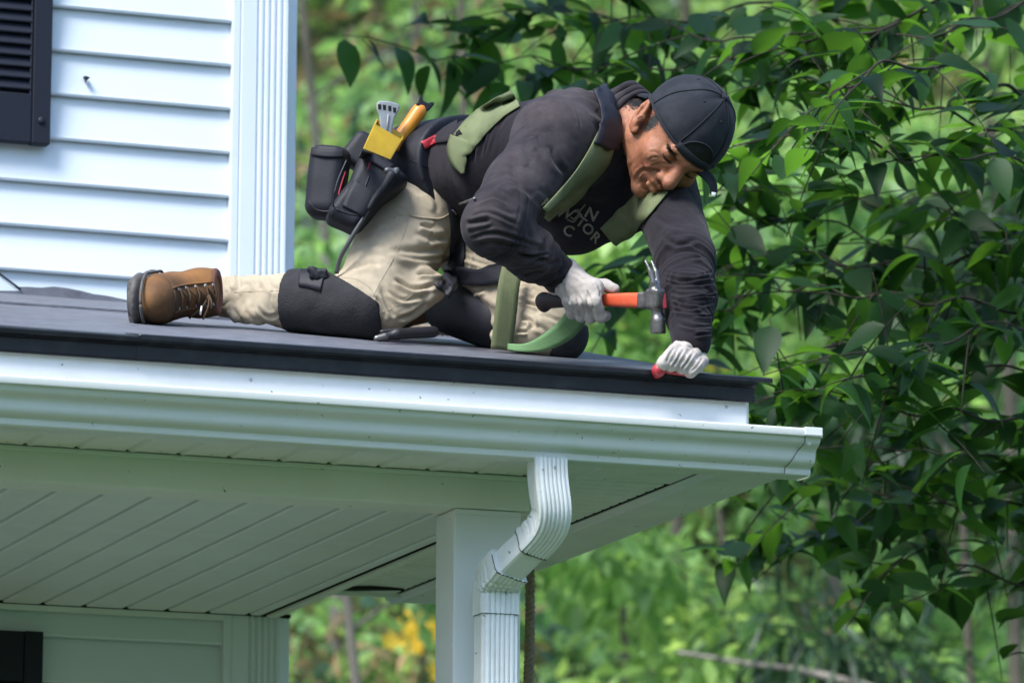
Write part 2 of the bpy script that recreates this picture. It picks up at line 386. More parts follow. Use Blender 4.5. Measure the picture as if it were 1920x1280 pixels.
# ---- end soffit: panels running across, from the edge beam to the rake board
rs = box('end_soffit', 3.30, 3.72, YB+.002, YW+.0, ZS+.013, ZS+.02, M['gap'], house)
fr = None
y = YB+.004
while y < YW-.01:
    y1 = min(y+.0985, YW)
    for (ya, yb_) in ((y, y+(y1-y)/2), (y+(y1-y)/2, y1)):
        pr = [(ya, ZS+.012), (ya+.002, ZS+.006), (ya+.007, ZS), (yb_-.007, ZS), (yb_-.003, ZS+.005), (yb_-.001, ZS+.012)]
        extrude('soffit_panel', pr, 'x', 3.367, 3.650, M['soffit'], rs)
    y = y1
box('rake_gap', 3.650, 3.6615, 9.13, YW, ZS+.001, ZS+.011, M['gap'], house)
# rake board: slanting inner face in two strips, upright outer face under the roof edge
def roof_z(y): return 3.3715+.2350*(y-9.06)
V = []; Fc = []
def rakeboard():
    prf = lambda y: [(3.662, ZS+.008), (3.662, ZS-.001), (3.676, ZS-.006), (3.679, ZS-.010), (3.682, ZS-.006), (3.820, ZS-.003), (3.824, ZS+.001), (3.824, ZS+.012), (3.747, ZS+.030), (3.747, roof_z(y)-.02), (3.70, roof_z(y)-.02)]
    V = []; Fc = []
    ys = [9.11+(11.08-9.11)*i/8 for i in range(9)]
    n = len(prf(9))
    for y in ys: V += [(x, y, z) for (x, z) in prf(y)]
    for i in range(8):
        for j in range(n):
            k = (j+1) % n; Fc.append((i*n+j, (i+1)*n+j, (i+1)*n+k, i*n+k))
    Fc.append(tuple(range(n))); Fc.append(tuple(8*n+j for j in range(n-1, -1, -1)))
    o = mesh('rake_board', V, Fc, M['soffit'], house)
    bm = bmesh.new(); bm.from_mesh(o.data); bmesh.ops.recalc_face_normals(bm, faces=bm.faces); bm.to_mesh(o.data); bm.free()
rakeboard()
box('back_trim', 3.36, 3.665, YW+.001, YW+.016, ZS-.008, ZS+.2, M['soffit'], house)
# the dark vent slot near the house corner
extrude('vent_slot', [(3.485, 10.935), (3.500, 10.905), (3.560, 10.868), (3.640, 10.880), (3.590, 10.902), (3.540, 10.930)], 'z', ZS-.006, ZS-.001, M['gap'], house)

# ---- post
px0 = float(PY(851, 1050, YB+.012)[0]); px1 = float(PY(977, 1050, YB+.012)[0])
post = box('post', px0, px1, YB+.012, YB+.122, 0.25, ZC-.002, M['post'], house, .004)
box('post_cap', px0+.001, px1-.001, YB+.010, YB+.0115, ZC-.012, ZC-.0025, M['post'], post)
box('porch_floor', XL, 3.70, 9.1, YW, 0.0, 0.25, M['deck'], house)

# ---- roof: deck, two sheets of underlayment lapped once, torn top edge on the wall
XR = 3.752
def slab(name, x0, x1, ya, yb_, t0, t1, m_, par, seg=1, rough=0.0, edge=None):
    nx = max(2, int((x1-x0)/.06)) if rough else 1; ny = seg
    V = []; Fc = []
    for lev in (0, 1):
        for j in range(ny+1):
            for i in range(nx+1):
                x = x0+(x1-x0)*i/nx; y = ya+(yb_-ya)*j/ny
                if edge and j == ny: y += edge(x)
                r = rough*noise.noise(Vector((x*7, y*7, 1))) if (rough and lev) else 0
                V.append((x, y, roof_z(y)+(t1 if lev else t0)+r))
    n = (nx+1)*(ny+1); w = nx+1
    for j in range(ny):
        for i in range(nx):
            a = j*w+i; Fc.append((a, a+w, a+w+1, a+1)); Fc.append((n+a, n+a+1, n+a+w+1, n+a+w))
    for i in range(nx): Fc.append((i, i+1, n+i+1, n+i)); a = ny*w+i; Fc.append((a+1, a, n+a, n+a+1))
    for j in range(ny): a = j*w; Fc.append((a+w, a, n+a, n+a+w)); a = j*w+nx; Fc.append((a, a+w, n+a+w, n+a))
    return mesh(name, V, Fc, m_, par)
roof = slab('porch_roof', XL, XR-.01, 9.09, YW+.025, -.03, -.009, M['deck'], house)
yl = 10.42
slab('underlayment_sheet', XL, XR, 9.075, yl+.08, -.0085, -.0035, M['under'], roof, 24, .0016)
slab('underlayment_sheet', XL, XR, yl, YW+.006, -.003, .002, M['under'], roof, 14, .0016, lambda x: .010*noise.noise(Vector((x*3, 0, 5))))
# upturned torn strip against the siding
V = []; Fc = []; n = 60
for i in range(n+1):
    x = 1.2+(3.02-1.2)*i/n
    h = .020+.012*noise.noise(Vector((x*5, 2, 0)))+.006*noise.noise(Vector((x*23, 2, 0)))-max(0, (x-2.86))*.10
    h = max(h, .003)
    z = roof_z(YW-.012)
    V += [(x, YW-.014, z-.01), (x, YW-.016, z+h), (x, YW-.019, z+h), (x, YW-.020, z-.01)]
for i in range(n):
    for j in range(4): k = (j+1) % 4; Fc.append((i*4+j, i*4+k, (i+1)*4+k, (i+1)*4+j))
Fc += [(3,2,1,0), tuple(n*4+j for j in range(4))]
mesh('torn_edge', V, Fc, M['under'], roof)
# slanting end of a flashing strip at the far left of the wall
a = PY(-30, 492, YW-.02); b = PY(0, 517, YW-.02); c = PY(38, 545, YW-.02); d = PY(-30, 545, YW-.02)
mesh('flashing', [a, b, c, d]+[p+np.array([0, .006, 0]) for p in (a, b, c, d)], [(0,3,2,1),(4,5,6,7),(0,1,5,4),(1,2,6,5),(2,3,7,6),(3,0,4,7)], M['trim'], house)
tube('flashing_edge', [a+np.array([0,-.002,.003]), b+np.array([0,-.002,.003]), c+np.array([0,-.002,.003])], .0022, M['gap'], house, 6)

# ---- fascia, black drip edge
box('gutter_board', XL, 3.7385, 9.100, 9.122, ZS-.004, 3.268, M['fascia'], house)
fascia = box('fascia', XL, 3.7285, 9.0745, 9.122, 3.2715, roof_z(9.0745)-.012, M['fascia'], house, .0015)
def drip(x0, x1, o_, lip):
    ze = 3.3715
    pr = [(9.145, roof_z(9.145)+.001+o_), (9.056-o_, ze+.001+o_), (9.050-o_, ze-.003), (9.051-o_, ze-.011), (9.060-o_, ze-.013), (9.0665-o_, ze-.017), (9.0665-o_, ze-.040), (9.061-o_, ze-.0435), (9.0625-o_, ze-.0455), (9.070-o_, ze-.0415), (9.070-o_, ze-.014), (9.058, ze-.0075+o_*0), (9.060, ze-.002), (9.145, roof_z(9.145)-.001)]
    o = extrude('drip_edge', pr, 'x', x0, x1, M['drip'], house, seg=40, wob=.0012)
    return o
xj = float(PY(258, 640, 9.06)[0])
d1 = drip(XL, xj+.03, 0.0, 0); d2 = drip(xj, 3.7415, .0016, 0)
extrude('nose_strip', [(9.120, roof_z(9.12)+.0035), (9.052, 3.3755), (9.0475, 3.3725), (9.0475, 3.3645), (9.053, 3.3695), (9.12, roof_z(9.12)+.0025)], 'x', xj+.002, 3.7715, M['drip'], d2, seg=30, wob=.001)
mesh('bright_nick', [(xj-.002, 9.048, 3.372), (xj+.004, 9.048, 3.372), (xj+.004, 9.0475, 3.3755), (xj-.001, 9.0475, 3.375), (xj+.001, 9.052, 3.3735)], [(0,1,2,3),(0,3,4),(2,1,4),(0,4,1),(3,2,4)], M['rivet'], d2)

# ---- gutter (K profile)
GX1 = 3.842
front = [(8.9760, 3.2535), (8.9755, 3.2560), (8.9755, 3.2655), (8.9775, 3.2680), (8.9890, 3.2685), (8.9905, 3.2660)]
gp_c = [(8.9850, 3.2515), (8.9862, 3.2480), (8.9900, 3.2425), (8.9965, 3.2380), (9.0035, 3.2340), (9.0085, 3.2285), (9.0108, 3.2215), (9.0122, 3.2150), (9.0160, 3.2090), (9.0230, 3.2045), (9.0320, 3.2020)]
gp_out = [(8.9765, 3.2535), (8.9835, 3.2525)]+[(float(q[0]), float(q[1])) for q in smoothpath([(y, z, 0) for (y, z) in gp_c], 3)]+[(9.0350, 3.1995), (9.0352, 3.1925), (9.0365, 3.1885), (9.0400, 3.1862), (9.0480, 3.1850), (9.0990, 3.1870)]
def off(p, d): return [(y+d, z+d*.6) for (y, z) in p]
prof = front[::-1][:0]+[(8.9905, 3.2655), (8.9895, 3.2685), (8.9775, 3.2682), (8.9755, 3.2660), (8.9755, 3.2560)]+gp_out+[(9.0990, 3.262), (9.0975, 3.262), (9.0975, 3.1885)]+[(y+.0016, z+.0012) for (y, z) in gp_out[::-1]][1:-1]
gutter = extrude('gutter', prof, 'x', XL, GX1-.001, M['gutter'], house, smooth=True, seg=60, wob=.0010)
gutter.data.set_sharp_from_angle(angle=rad(38))
# end cap with its flange lapped over the face, rim piece and rivet
cp = [(8.9740, 3.2535), (8.9740, 3.2690), (8.9900, 3.2700), (8.9900, 3.2685), (8.9755, 3.2684)]+gp_out[:-1]
capo = [(8.9745, 3.2700), (8.9742, 3.2520)]+[(y-.0016, z-.0014) for (y, z) in gp_out[1:-1]]+[(9.098, 3.1852), (9.098, 3.27)]
ecap = extrude('end_cap', capo, 'x', GX1, GX1+.0016, M['gutter'], gutter)
V = []; Fc = []
pts = [(8.9742, 3.2520)]+[(y-.0014, z-.0012) for (y, z) in gp_out[1:-3]]
for i, (y, z) in enumerate(pts):
    f = i/(len(pts)-1); w = .032+.020*f*f-.004*math.sin(f*math.pi*2)
    V += [(GX1+.0005, y, z), (GX1-w, y, z), (GX1-w, y+.0013, z+.001)]
for i in range(len(pts)-1):
    a = i*3; Fc += [(a, a+1, a+4, a+3), (a+1, a+2, a+5, a+4)]
mesh('end_flange', V, Fc, M['gutter'], gutter, False)
tube('flange_seam', [Vector(v)+Vector((-.0008, -.0004, 0)) for v in V[1::3]], .0006, M['grime'], gutter, 5)
box('rim_piece', GX1-.034, GX1+.002, 8.9735, 8.992, 3.2545, 3.2703, M['gutter'], gutter, .001)
def rivet(p, r, n, par, m_=M['rivet']):
    bm = bmesh.new(); bmesh.ops.create_uvsphere(bm, u_segments=10, v_segments=6, radius=r)
    q = Vector(n).to_track_quat('Z', 'Y').to_matrix()
    for v in bm.verts: v.co = q @ Vector((v.co.x, v.co.y, v.co.z*.45))+Vector(p)
    me = bpy.data.meshes.new('rivet'); bm.to_mesh(me); bm.free(); me.polygons.foreach_set('use_smooth', [True]*len(me.polygons)); return link('rivet', me, m_, par)
rivet((GX1-.020, 8.988, 3.240), .0042, (0, -1, -.3), gutter, M['gutter'])
# gutter spikes / screws seen as small marks in the fascia
for (u, v) in ((470, 712), (1362, 763)):
    p = PY(u, v, 9.0740); rivet(p, .0035, (0, -1, 0), fascia, M['rivet'])

# ---- downspout: corrugated pipe swept through two elbows
def spout_section(w, d, ribs=True):
    """rounded rectangle, w across (X), d deep (Y), flutes on the front and back"""
    P = []
    nf = 6
    hw, hd, c = w/2, d/2, .008
    # front edge (y=-hd) left to right
    xs = np.linspace(-hw+c, hw-c, nf*6+1)
    for x in xs:
        s = abs(((x+hw-c)/(2*hw-2*c)*nf) % 1-.5)*2
        g = .0034*max(0, (s-.55)/.45) if ribs else 0
        P.append((x, -hd+g))
    P += [(hw-c*.3, -hd+c*.3), (hw, -hd+c)]
    for y in np.linspace(-hd+c, hd-c, 9): P.append((hw-(.0016 if ribs and abs(y) < d*.2 else 0), y))
    P += [(hw, hd-c), (hw-c*.3, hd-c*.3), (hw-c, hd), (-hw+c, hd), (-hw+c*.3, hd-c*.3), (-hw, hd-c)]
    for y in np.linspace(hd-c, -hd+c, 9): P.append((-hw+(.0016 if ribs and abs(y) < d*.2 else 0), y))
    P += [(-hw, -hd+c), (-hw+c*.3, -hd+c*.3)]
    return P
def sweep(name, sec, path, parent, crimp=None, scale=1.0, mt=None):
    """path: list of (point, tangent); section x stays along world X as far as possible"""
    V = []; Fc = []; n = len(sec)
    for i, (p, t) in enumerate(path):
        t = Vector(t).normalized(); X = Vector((1, 0, 0)); X = (X-t*X.dot(t)).normalized(); Yv = X.cross(t).normalized()
        if Yv.y < 0: Yv = -Yv
        for (a, b) in sec:
            s = scale
            k = 0.0
            if crimp: k = crimp(i/(len(path)-1), a, b)
            q = Vector(p)+X*(a*s*(1-k*.75))+Yv*(b*s*(1-k))
            V.append(q)
    for i in range(len(path)-1):
        for j in range(n): k = (j+1) % n; Fc.append((i*n+j, i*n+k, (i+1)*n+k, (i+1)*n+j))
    Fc.append(tuple(range(n-1, -1, -1))); Fc.append(tuple((len(path)-1)*n+j for j in range(n)))
    o = mesh(name, V, Fc, mt or M['spout'], parent, True)
    bm = bmesh.new(); bm.from_mesh(o.data); bmesh.ops.recalc_face_normals(bm, faces=bm.faces); bm.to_mesh(o.data); bm.free()
    try: o.data.set_sharp_from_angle(angle=rad(40))
    except Exception: pass
    return o
spout = empty('downspout', (3.3, 9.2, 1.0), parent=house); 
pa = PY(1026, 862, 9.055); pa[2] = 3.1845
A = Vector(pa); Cc = Vector(PY(930, 1118, 9.245))
def bez(p0, t0, p1, t1, n, k):
    out = []
    b0, b1, b2, b3 = p0, p0+t0*k, p1-t1*k, p1
    for i in range(n+1):
        t = i/n; q = b0*(1-t)**3+b1*3*t*(1-t)**2+b2*3*t*t*(1-t)+b3*t**3
        d = (b1-b0)*3*(1-t)**2+(b2-b1)*6*t*(1-t)+(b3-b2)*3*t*t
        out.append((q, d))
    return out
down = Vector((0, 0, -1))
e1 = Vector(PY(996, 1020, 9.130))          # end of the upper elbow
e2 = Vector(PY(955, 1060, 9.185))            # start of the lower elbow
mid = (e2-e1).normalized()
secA = spout_section(.066, .060); secB = spout_section(.078, .060)
def cr(lo, hi, n, side):
    def f(t, a, b):
        if t < lo or t > hi: return 0
        s = (t-lo)/(hi-lo)*n
        sh = max(0, math.cos(s*2*math.pi))**2*math.sin((t-lo)/(hi-lo)*math.pi)**.5
        return .17*sh*max(0.0, min(1.0, .5+side*b/.06))
    return f
up1 = bez(A+Vector((0, 0, .004)), down, e1, mid, 90, .105)
sweep('upper_elbow', secA, up1, spout, cr(.40, 1.0, 6.5, 1))
sweep('offset_pipe', spout_section(.060, .054, False), [(e1-mid*.01, mid), (e1+(e2-e1)*.5, mid), (e2+mid*.01, mid)], spout)
lowp = bez(e2, mid, Cc, down, 60, .035)+[(Cc+down*.012, down), (Cc+down*.036, down)]
sweep('lower_elbow', secB, lowp, spout, cr(.05, .92, 5.5, -1), 1.02)
sweep('lower_pipe', spout_section(.074, .057), [(Cc+down*.016, down), (Cc+down*.3, down), (Vector((Cc.x, Cc.y, .35)), down)], spout)
# grime in the lapped seams
def ring(name, sec, p, t, s, r):
    t = Vector(t).normalized(); X = Vector((1, 0, 0)); X = (X-t*X.dot(t)).normalized(); Yv = X.cross(t).normalized()
    if Yv.y < 0: Yv = -Yv
    pts = [Vector(p)+X*(a*s)+Yv*(b*s)+t*.0012*noise.noise(Vector((a*180, b*180, 0))) for (a, b) in sec]; pts.append(pts[0])
    tube(name, pts, [r*(.6+.8*abs(noise.noise(Vector((q.x*60, q.y*60, q.z*60))))) for q in pts], M['grime'], spout, 5, False)
ring('seam', secA, e1+mid*.001, mid, .985, .0017)
ring('seam', spout_section(.078, .060, False), e2+mid*.001, mid, .99, .0015)
ring('seam', spout_section(.074, .057, False), Cc+down*.0365, down, 1.02, .0009)
# leak stain running down the lower elbow
q = [lowp[i][0]+Vector((.006+.004*math.sin(i*.35), -.0318, -.002)) for i in range(20, 62, 3)]
tube('leak_stain', q, [.0003+.0011*math.sin(math.pi*i/(len(q)-1)) for i in range(len(q))], M['grime'], spout, 5)
rivet((A.x+.004, A.y-.0315, A.z-.014), .003, (0, -1, 0), spout); rivet((A.x-.02, A.y-.0312, A.z-.02), .0022, (0, -1, 0), spout)

# ---- rope hanging off the roof edge beside the post
def rope():
    p1 = PY(994, 1100, 10.35)
    xr = p1[0]
    base = [(3.30, 10.30, roof_z(10.30)+.008), (3.60, 10.33, roof_z(10.33)+.010), (3.745, 10.345, roof_z(10.345)+.006), (xr-.004, 10.35, roof_z(10.35)-.03), (xr, 10.35, 3.10), (xr-.004, 10.35, 2.9), (xr-.012, 10.352, 2.6), (xr-.02, 10.36, 1.9), (xr-.02, 10.36, 1.2)]
    P = smoothpath(base, 60)
    r0 = empty('rope', (xr, 10.35, 0), 'grey brown twisted rope hanging down beside the white porch post', 'rope')
    R = .0108
    arc = 0; prev = None; strands = [[], [], []]
    up = None
    for i, p in enumerate(P):
        p = Vector(p)
        t = (Vector(P[min(i+1, len(P)-1)])-Vector(P[max(i-1, 0)])).normalized()
        if up is None: up = t.orthogonal().normalized()
        else: up = (up-t*up.dot(t)).normalized()
        s = t.cross(up)
        if prev is not None: arc += (p-prev).length
        prev = p
        for k in range(3):
            a = arc/.034*2*math.pi+k*2*math.pi/3
            strands[k].append(p+(up*math.cos(a)+s*math.sin(a))*R*.60)
    mr = mat('rope_fibre', (0.27, 0.22, 0.16), 0.85, 0.2, var=.35, vscale=90, bump=.4, bscale=300)
    for k in range(3): tube('strand', strands[k], R*.52, mr, r0, 7)
rope()
# ------------------------------------------------------------------ vegetation
LM = {}
LM['dark'] = leafmat('broad_leaf', (0.012, 0.040, 0.019), (0.11, 0.33, 0.032), 0.45, 0.38, 0.6, 0.16)
LM['mid'] = leafmat('bank_leaf', (0.155, 0.31, 0.12), (0.32, 0.62, 0.17), 0.5, 0.5, 0.4)
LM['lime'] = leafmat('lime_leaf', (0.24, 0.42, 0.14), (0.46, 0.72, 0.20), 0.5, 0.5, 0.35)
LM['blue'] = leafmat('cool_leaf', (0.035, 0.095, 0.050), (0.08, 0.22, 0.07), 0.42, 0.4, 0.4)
LM['brown'] = leafmat('dry_leaf', (0.24, 0.20, 0.12), (0.3, 0.24, 0.11), 0.7, 0.4, 0.5)
LM['needle'] = leafmat('fern_leaf', (0.02, 0.06, 0.028), (0.04, 0.12, 0.04), 0.5, 0.3, 0.4)
LM['gold'] = leafmat('yellow_petal', (0.80, 0.58, 0.05), (0.8, 0.6, 0.05), 0.5, 0.4, 0.2)
BARK = mat('bark', (0.13, 0.115, 0.09), 0.85, 0.2, var=.5, vscale=12, bump=.8, bscale=30, stretch=(1, 1, .25))
PALE = mat('pale_dead_wood', (0.32, 0.29, 0.25), 0.8, 0.2, var=.4, vscale=15, bump=.5, bscale=40)
TWIG = mat('twig_bark', (0.045, 0.04, 0.03), 0.8, 0.2, var=.4, vscale=40)

def leaf_template(nl=5, fold=.18, droop=.25, asp=.5, tip=1.0, wav=.0):
    """ovate pointed leaf along +x, length 1, folded at the midrib; returns verts, quads/tris"""
    V = []; Fc = []
    for i in range(nl+1):
        t = i/nl
        w = asp*.5*(math.sin(math.pi*min(1, t**.74))**.9)*(1-.22*t) if 0 < i < nl else .0
        z = -droop*t*t; y = w
        V += [(t, -y, z+fold*y*1.0+wav*math.sin(t*9)), (t, 0, z), (t, y, z+fold*y+wav*math.sin(t*9+1))]
    for i in range(nl):
        a = i*3; Fc += [(a, a+3, a+4, a+1), (a+1, a+4, a+5, a+2)]
    return np.array(V), np.array(Fc)
def frames(d, up):
    """d (n,3) leaf axis, up (n,3) leaf normal -> rotation (n,3,3) with columns d, s, u"""
    d = d/np.linalg.norm(d, axis=1, keepdims=True)
    s = np.cross(up, d); s /= np.maximum(np.linalg.norm(s, axis=1, keepdims=True), 1e-6)
    u = np.cross(d, s); return np.stack([d, s, u], axis=2)
def leaf_cloud(name, P, D, Nn, S, tmpl, material, parent=None, rnd=None):
    TV, TF = tmpl; n = len(P); k = len(TV)
    Rm = frames(D, Nn)
    V = np.einsum('nij,kj->nki', Rm, TV)*S[:, None, None]+P[:, None, :]
    Q = (TF[None, :, :]+(np.arange(n)*k)[:, None, None]).reshape(-1, TF.shape[1])
    o = meshnp(name, V.reshape(-1, 3), Q, material, parent, True)
    r = rnd if rnd is not None else np.random.rand(n)
    at = o.data.attributes.new('rnd', 'FLOAT', 'POINT'); at.data.foreach_set('value', np.repeat(r, k).astype(np.float32))
    return o
rng = np.random.default_rng(3)
def rdir(n): v = rng.normal(size=(n, 3)); return v/np.linalg.norm(v, axis=1, keepdims=True)
T_SMALL = leaf_template(2, .25, .15, .55); T_LONG = leaf_template(2, .2, .3, .22); T_FERN = leaf_template(2, .1, .2, .14)

# ---- the bank: masses of low growth nobody could count, by kind of leaf
def bank_cover(name, label, material, n, tm, size, fx, clump=1.0, hgt=.5, flat=.5):
    """scatter leaves in clumps over the bank inside the wedge the place shows (with room to either side)"""
    P = []; D = []; Nn = []; S = []
    while len(P) < n:
        y = rng.uniform(15.0, 36.0); xc = y*.358; x = xc+(rng.uniform(-1, 1)*(.15*y) if rng.random() < .74 else rng.uniform(-1, 1)*(.42*y))
        f = fx(x, y)
        if rng.random() > f: continue
        gz = ground_z(x, y); m_ = int(rng.integers(14, 40)); R = clump*rng.uniform(.2, .5); hz = hgt*rng.uniform(.2, 1.9)
        c = np.array([x, y, gz+hz*.9])
        v = rdir(m_); v[:, 2] = np.abs(v[:, 2])*1.1-.2
        rr = R*rng.random((m_, 1))**.4
        p = c+v*rr*np.array([1, 1, .8])
        d = v*.6+rdir(m_)*.8+np.array([0, 0, -.25])
        nn = np.array([0, -.25, 1.0])*flat+rdir(m_)*.6
        P += list(p); D += list(d); Nn += list(nn); S += list(size*rng.uniform(.6, 1.35, m_))
    o = leaf_cloud(name, np.array(P), np.array(D), np.array(Nn), np.array(S), tm, material)
    tag(o, label, kind='stuff'); return o
def nz(x, y, s, o): return .5+.5*noise.noise(Vector((x*s, y*s, o)))*1.6
def side(x, y): return (x/y-.358)/.1          # -1 at the left edge of the view, +1 at the right
bank_cover('undergrowth', 'mid green leafy undergrowth covering the bank', LM['mid'], 29000, T_SMALL, .15, lambda x, y: np.clip(.05+.95*(nz(x, y, .8, 1)-.2)-.35*max(0, -side(x, y)-.1), 0, 1))
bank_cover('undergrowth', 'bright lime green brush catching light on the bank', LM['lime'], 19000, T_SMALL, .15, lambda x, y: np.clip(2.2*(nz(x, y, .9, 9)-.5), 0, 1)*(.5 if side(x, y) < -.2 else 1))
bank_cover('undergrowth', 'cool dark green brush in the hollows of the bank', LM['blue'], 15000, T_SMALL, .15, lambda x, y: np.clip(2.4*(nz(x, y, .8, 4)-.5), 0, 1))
bank_cover('dead_brush', 'brown dry brush among the greenery at the left', LM['brown'], 15000, T_LONG, .15, lambda x, y: np.clip(2.2*(nz(x, y, .45, 15)-.30), 0, 1)*(1.0 if side(x, y) < -.05 else .05), hgt=.7)

# trees standing on the bank: each a trunk with limbs and a loose crown
def far_tree(x, y, h, r, crown, label, lean=0.0, dens=1700, lsize=.12, tm=T_SMALL, c0=.45, barkm=BARK, spread=.7):
    gz = ground_z(x, y); t = empty('bank_tree', (x, y, gz), label, 'tree', 'trees on the bank')
    P = smoothpath([(x, y, gz-.1), (x+lean*.3+.05, y, gz+h*.35), (x+lean*.7-.04, y+.05, gz+h*.7), (x+lean, y, gz+h)], 6)
    tube('trunk', P, [r*(1-.75*i/(len(P)-1)) for i in range(len(P))], barkm, t, 9)
    Pp = []; 
    for k in range(9):
        f = c0+(.98-c0)*k/8; b = Vector(P[int(f*(len(P)-1))]); a = k*2.4; L_ = h*spread*.35*(1.15-f*.6)
        e = b+Vector((math.cos(a)*L_, math.sin(a)*L_, L_*.45))
        tube('limb', smoothpath([b, (b+e)/2+Vector((0, 0, L_*.12)), e], 4), [r*.3, r*.28, r*.25, r*.22, r*.2, r*.16, r*.13, r*.09, r*.05], barkm, t, 6)
        for j in range(5): Pp.append((b+(e-b)*(.35+.16*j), L_*.42))
    Pl = []; D = []; Nn = []; S = []
    per = dens//len(Pp)
    for c, R in Pp:
        v = rdir(per); p = np.array(c)+v*R*rng.random((per, 1))**.5*np.array([1, 1, .6])
        Pl.append(p); D.append(v+rdir(per)*.7+np.array([0, 0, -.5])); Nn.append(np.array([0, 0, 1.])+rdir(per)*.7); S.append(lsize*rng.uniform(.6, 1.3, per))
    leaf_cloud('crown', np.concatenate(Pl), np.concatenate(D), np.concatenate(Nn), np.concatenate(S), tm, crown, t)
def at(u, D): p = PD(u, 640, D); return p[0], p[1]
GREY = mat('grey_bark', (0.19, 0.175, 0.15), 0.85, 0.2, var=.5, vscale=14, bump=.8, bscale=30, stretch=(1, 1, .25))
far_tree(*at(735, 27), 7.2, .045, LM['mid'], 'slim grey trunk standing in brown brush behind the tool pouch', .25, 1500, c0=.72, barkm=GREY)
far_tree(*at(640, 23.5), 6.6, .035, LM['brown'], 'thin dry leaved sapling just right of the house corner', -.3, 1000, c0=.55, barkm=GREY)
far_tree(*at(840, 22.5), 6.8, .03, LM['lime'], 'bright lime young tree rising above the tool pouch', .15, 2600, c0=.62, spread=.55)
far_tree(*at(700, 20.5), 3.9, .035, LM['mid'], 'small grey trunked tree seen under the porch roof between wall and post', -.1, 900, c0=.6, barkm=GREY)
far_tree(*at(1260, 26), 9.0, .04, LM['lime'], 'light green tree filling the gap above the cap', .1, 4200, c0=.35, lsize=.15, tm=T_SMALL)
far_tree(*at(1560, 25), 8.5, .04, LM['mid'], 'mid green tree behind the hanging leafy boughs', -.2, 4200, c0=.3, lsize=.14)
far_tree(*at(1130, 21), 4.2, .025, LM['lime'], 'feathery pale green sapling right of the porch post', .2, 2800, c0=.25, lsize=.12, tm=T_SMALL)
far_tree(*at(1420, 20.5), 4.3, .025, LM['mid'], 'bushy green sapling below the gutter end', -.15, 3000, c0=.2, lsize=.12, tm=T_SMALL)
far_tree(*at(1800, 19.5), 4.6, .03, LM['needle'], 'dark fine leaved evergreen in the lower right corner', 0.1, 9000, c0=.1, lsize=.15, tm=T_FERN, spread=.6)
far_tree(*at(1900, 24), 8.0, .04, LM['lime'], 'pale green tree at the right edge behind the boughs', -.3, 3600, c0=.3, lsize=.14)
# unseen ring of tall trees, added to block low sky light and bounce green
def added_wood():
    P = []; D = []; Nn = []; S = []; Vt = []; Ft = []
    for k in range(34):
        a = rad(95+rng.uniform(-4, 4)+k*7.2)       # from the right, round behind the viewer, to the left
        R = rng.uniform(17, 23); cx, cy = 2+R*math.sin(a), 6+R*math.cos(a); h = rng.uniform(8.5, 12.5)
        b = len(Vt)
        for j in range(2):
            for i in range(6): Vt.append((cx+(.22-.12*j)*math.cos(i*1.05), cy+(.22-.12*j)*math.sin(i*1.05), h*.8*j-.1))
        Ft += [(b+i, b+(i+1) % 6, b+6+(i+1) % 6, b+6+i) for i in range(6)]
        n = 420; v = rdir(n); p = np.array([cx, cy, h*.55])+v*(rng.random((n, 1))**.4)*np.array([2.6, 2.6, h*.46]); p[:, 2] = np.maximum(p[:, 2], .3)
        P.append(p); D.append(rdir(n)+np.array([0, 0, -.4])); Nn.append(np.array([0, 0, .8])+rdir(n)); S.append(rng.uniform(.45, .85, n))
    o = leaf_cloud('added_wood', np.concatenate(P), np.concatenate(D), np.concatenate(Nn), np.concatenate(S), T_SMALL, leafmat('added_wood_leaf', (0.06, 0.115, 0.065), (0.10, 0.20, 0.10), .5, .35, .3))
    tag(o, 'unseen ring of tall green trees added behind the viewer to block low sky light', kind='stuff')
    o = mesh('added_wood_trunks', Vt, Ft, BARK); tag(o, 'trunks of the unseen trees added behind the viewer', kind='stuff')
added_wood()
# yellow flowering plants: a few blossoms each, every blossom a part
def blossom_mesh():
    V = []; Fc = []
    for k in range(6):
        a = k*math.pi/3; b = len(V); c, s_ = math.cos(a), math.sin(a)
        V += [(0, 0, 0), (c*.6-s_*.28, -.15, s_*.6+c*.28), (c, -.05, s_), (c*.6+s_*.28, -.15, s_*.6-c*.28)]; Fc.append((b, b+1, b+2, b+3))
    me = bpy.data.meshes.new('blossom'); me.from_pydata(V, [], Fc); me.update(); me.materials.append(LM['gold']); return me
BLO = blossom_mesh()
def ground_hit(u, v, lift):
    D = 14.0
    while D < 45:
        p = PD(u, v, D)
        if p[2] < ground_z(p[0], p[1])+lift: break
        D += .1
    return p
def flowers(u, v, D, label, n=26, sp=.13):
    p = ground_hit(u, v, 1.35); gz = ground_z(p[0], p[1])
    t = empty('flowering_plant', (p[0], p[1], min(gz, p[2]-.1)), label, 'flower', 'yellow flowers on the bank')
    for i in range(n):
        c = p+rng.normal(size=3)*np.array([sp, sp, sp*.7])
        o = bpy.data.objects.new('blossom', BLO); COL.objects.link(o); o.parent = t; o.matrix_parent_inverse = PINV(t)
        o.location = c; o.scale = [.06*rng.uniform(.7, 1.3)]*3; o.rotation_euler = (rng.uniform(-.5, .3), rng.uniform(0, 1), rng.uniform(-.2, .9))
        if i % 4 == 0: tube('stem', [(p[0], p[1], gz-.05), tuple(p*.5+c*.5-np.array([0, 0, .15])), tuple(c)], .006, TWIG, t, 5)
flowers(795, 1178, 20.0, 'golden yellow blossoms showing just left of the porch post', 7, .06)
flowers(770, 1225, 20.2, 'pale yellow blossoms low between the wall and the post', 6, .07)
flowers(1340, 690, 23.0, 'yellow blossoms glowing behind the resting white glove', 12, .14)
flowers(1165, 590, 23.0, 'yellow blossoms behind the raised hammer', 5, .08)
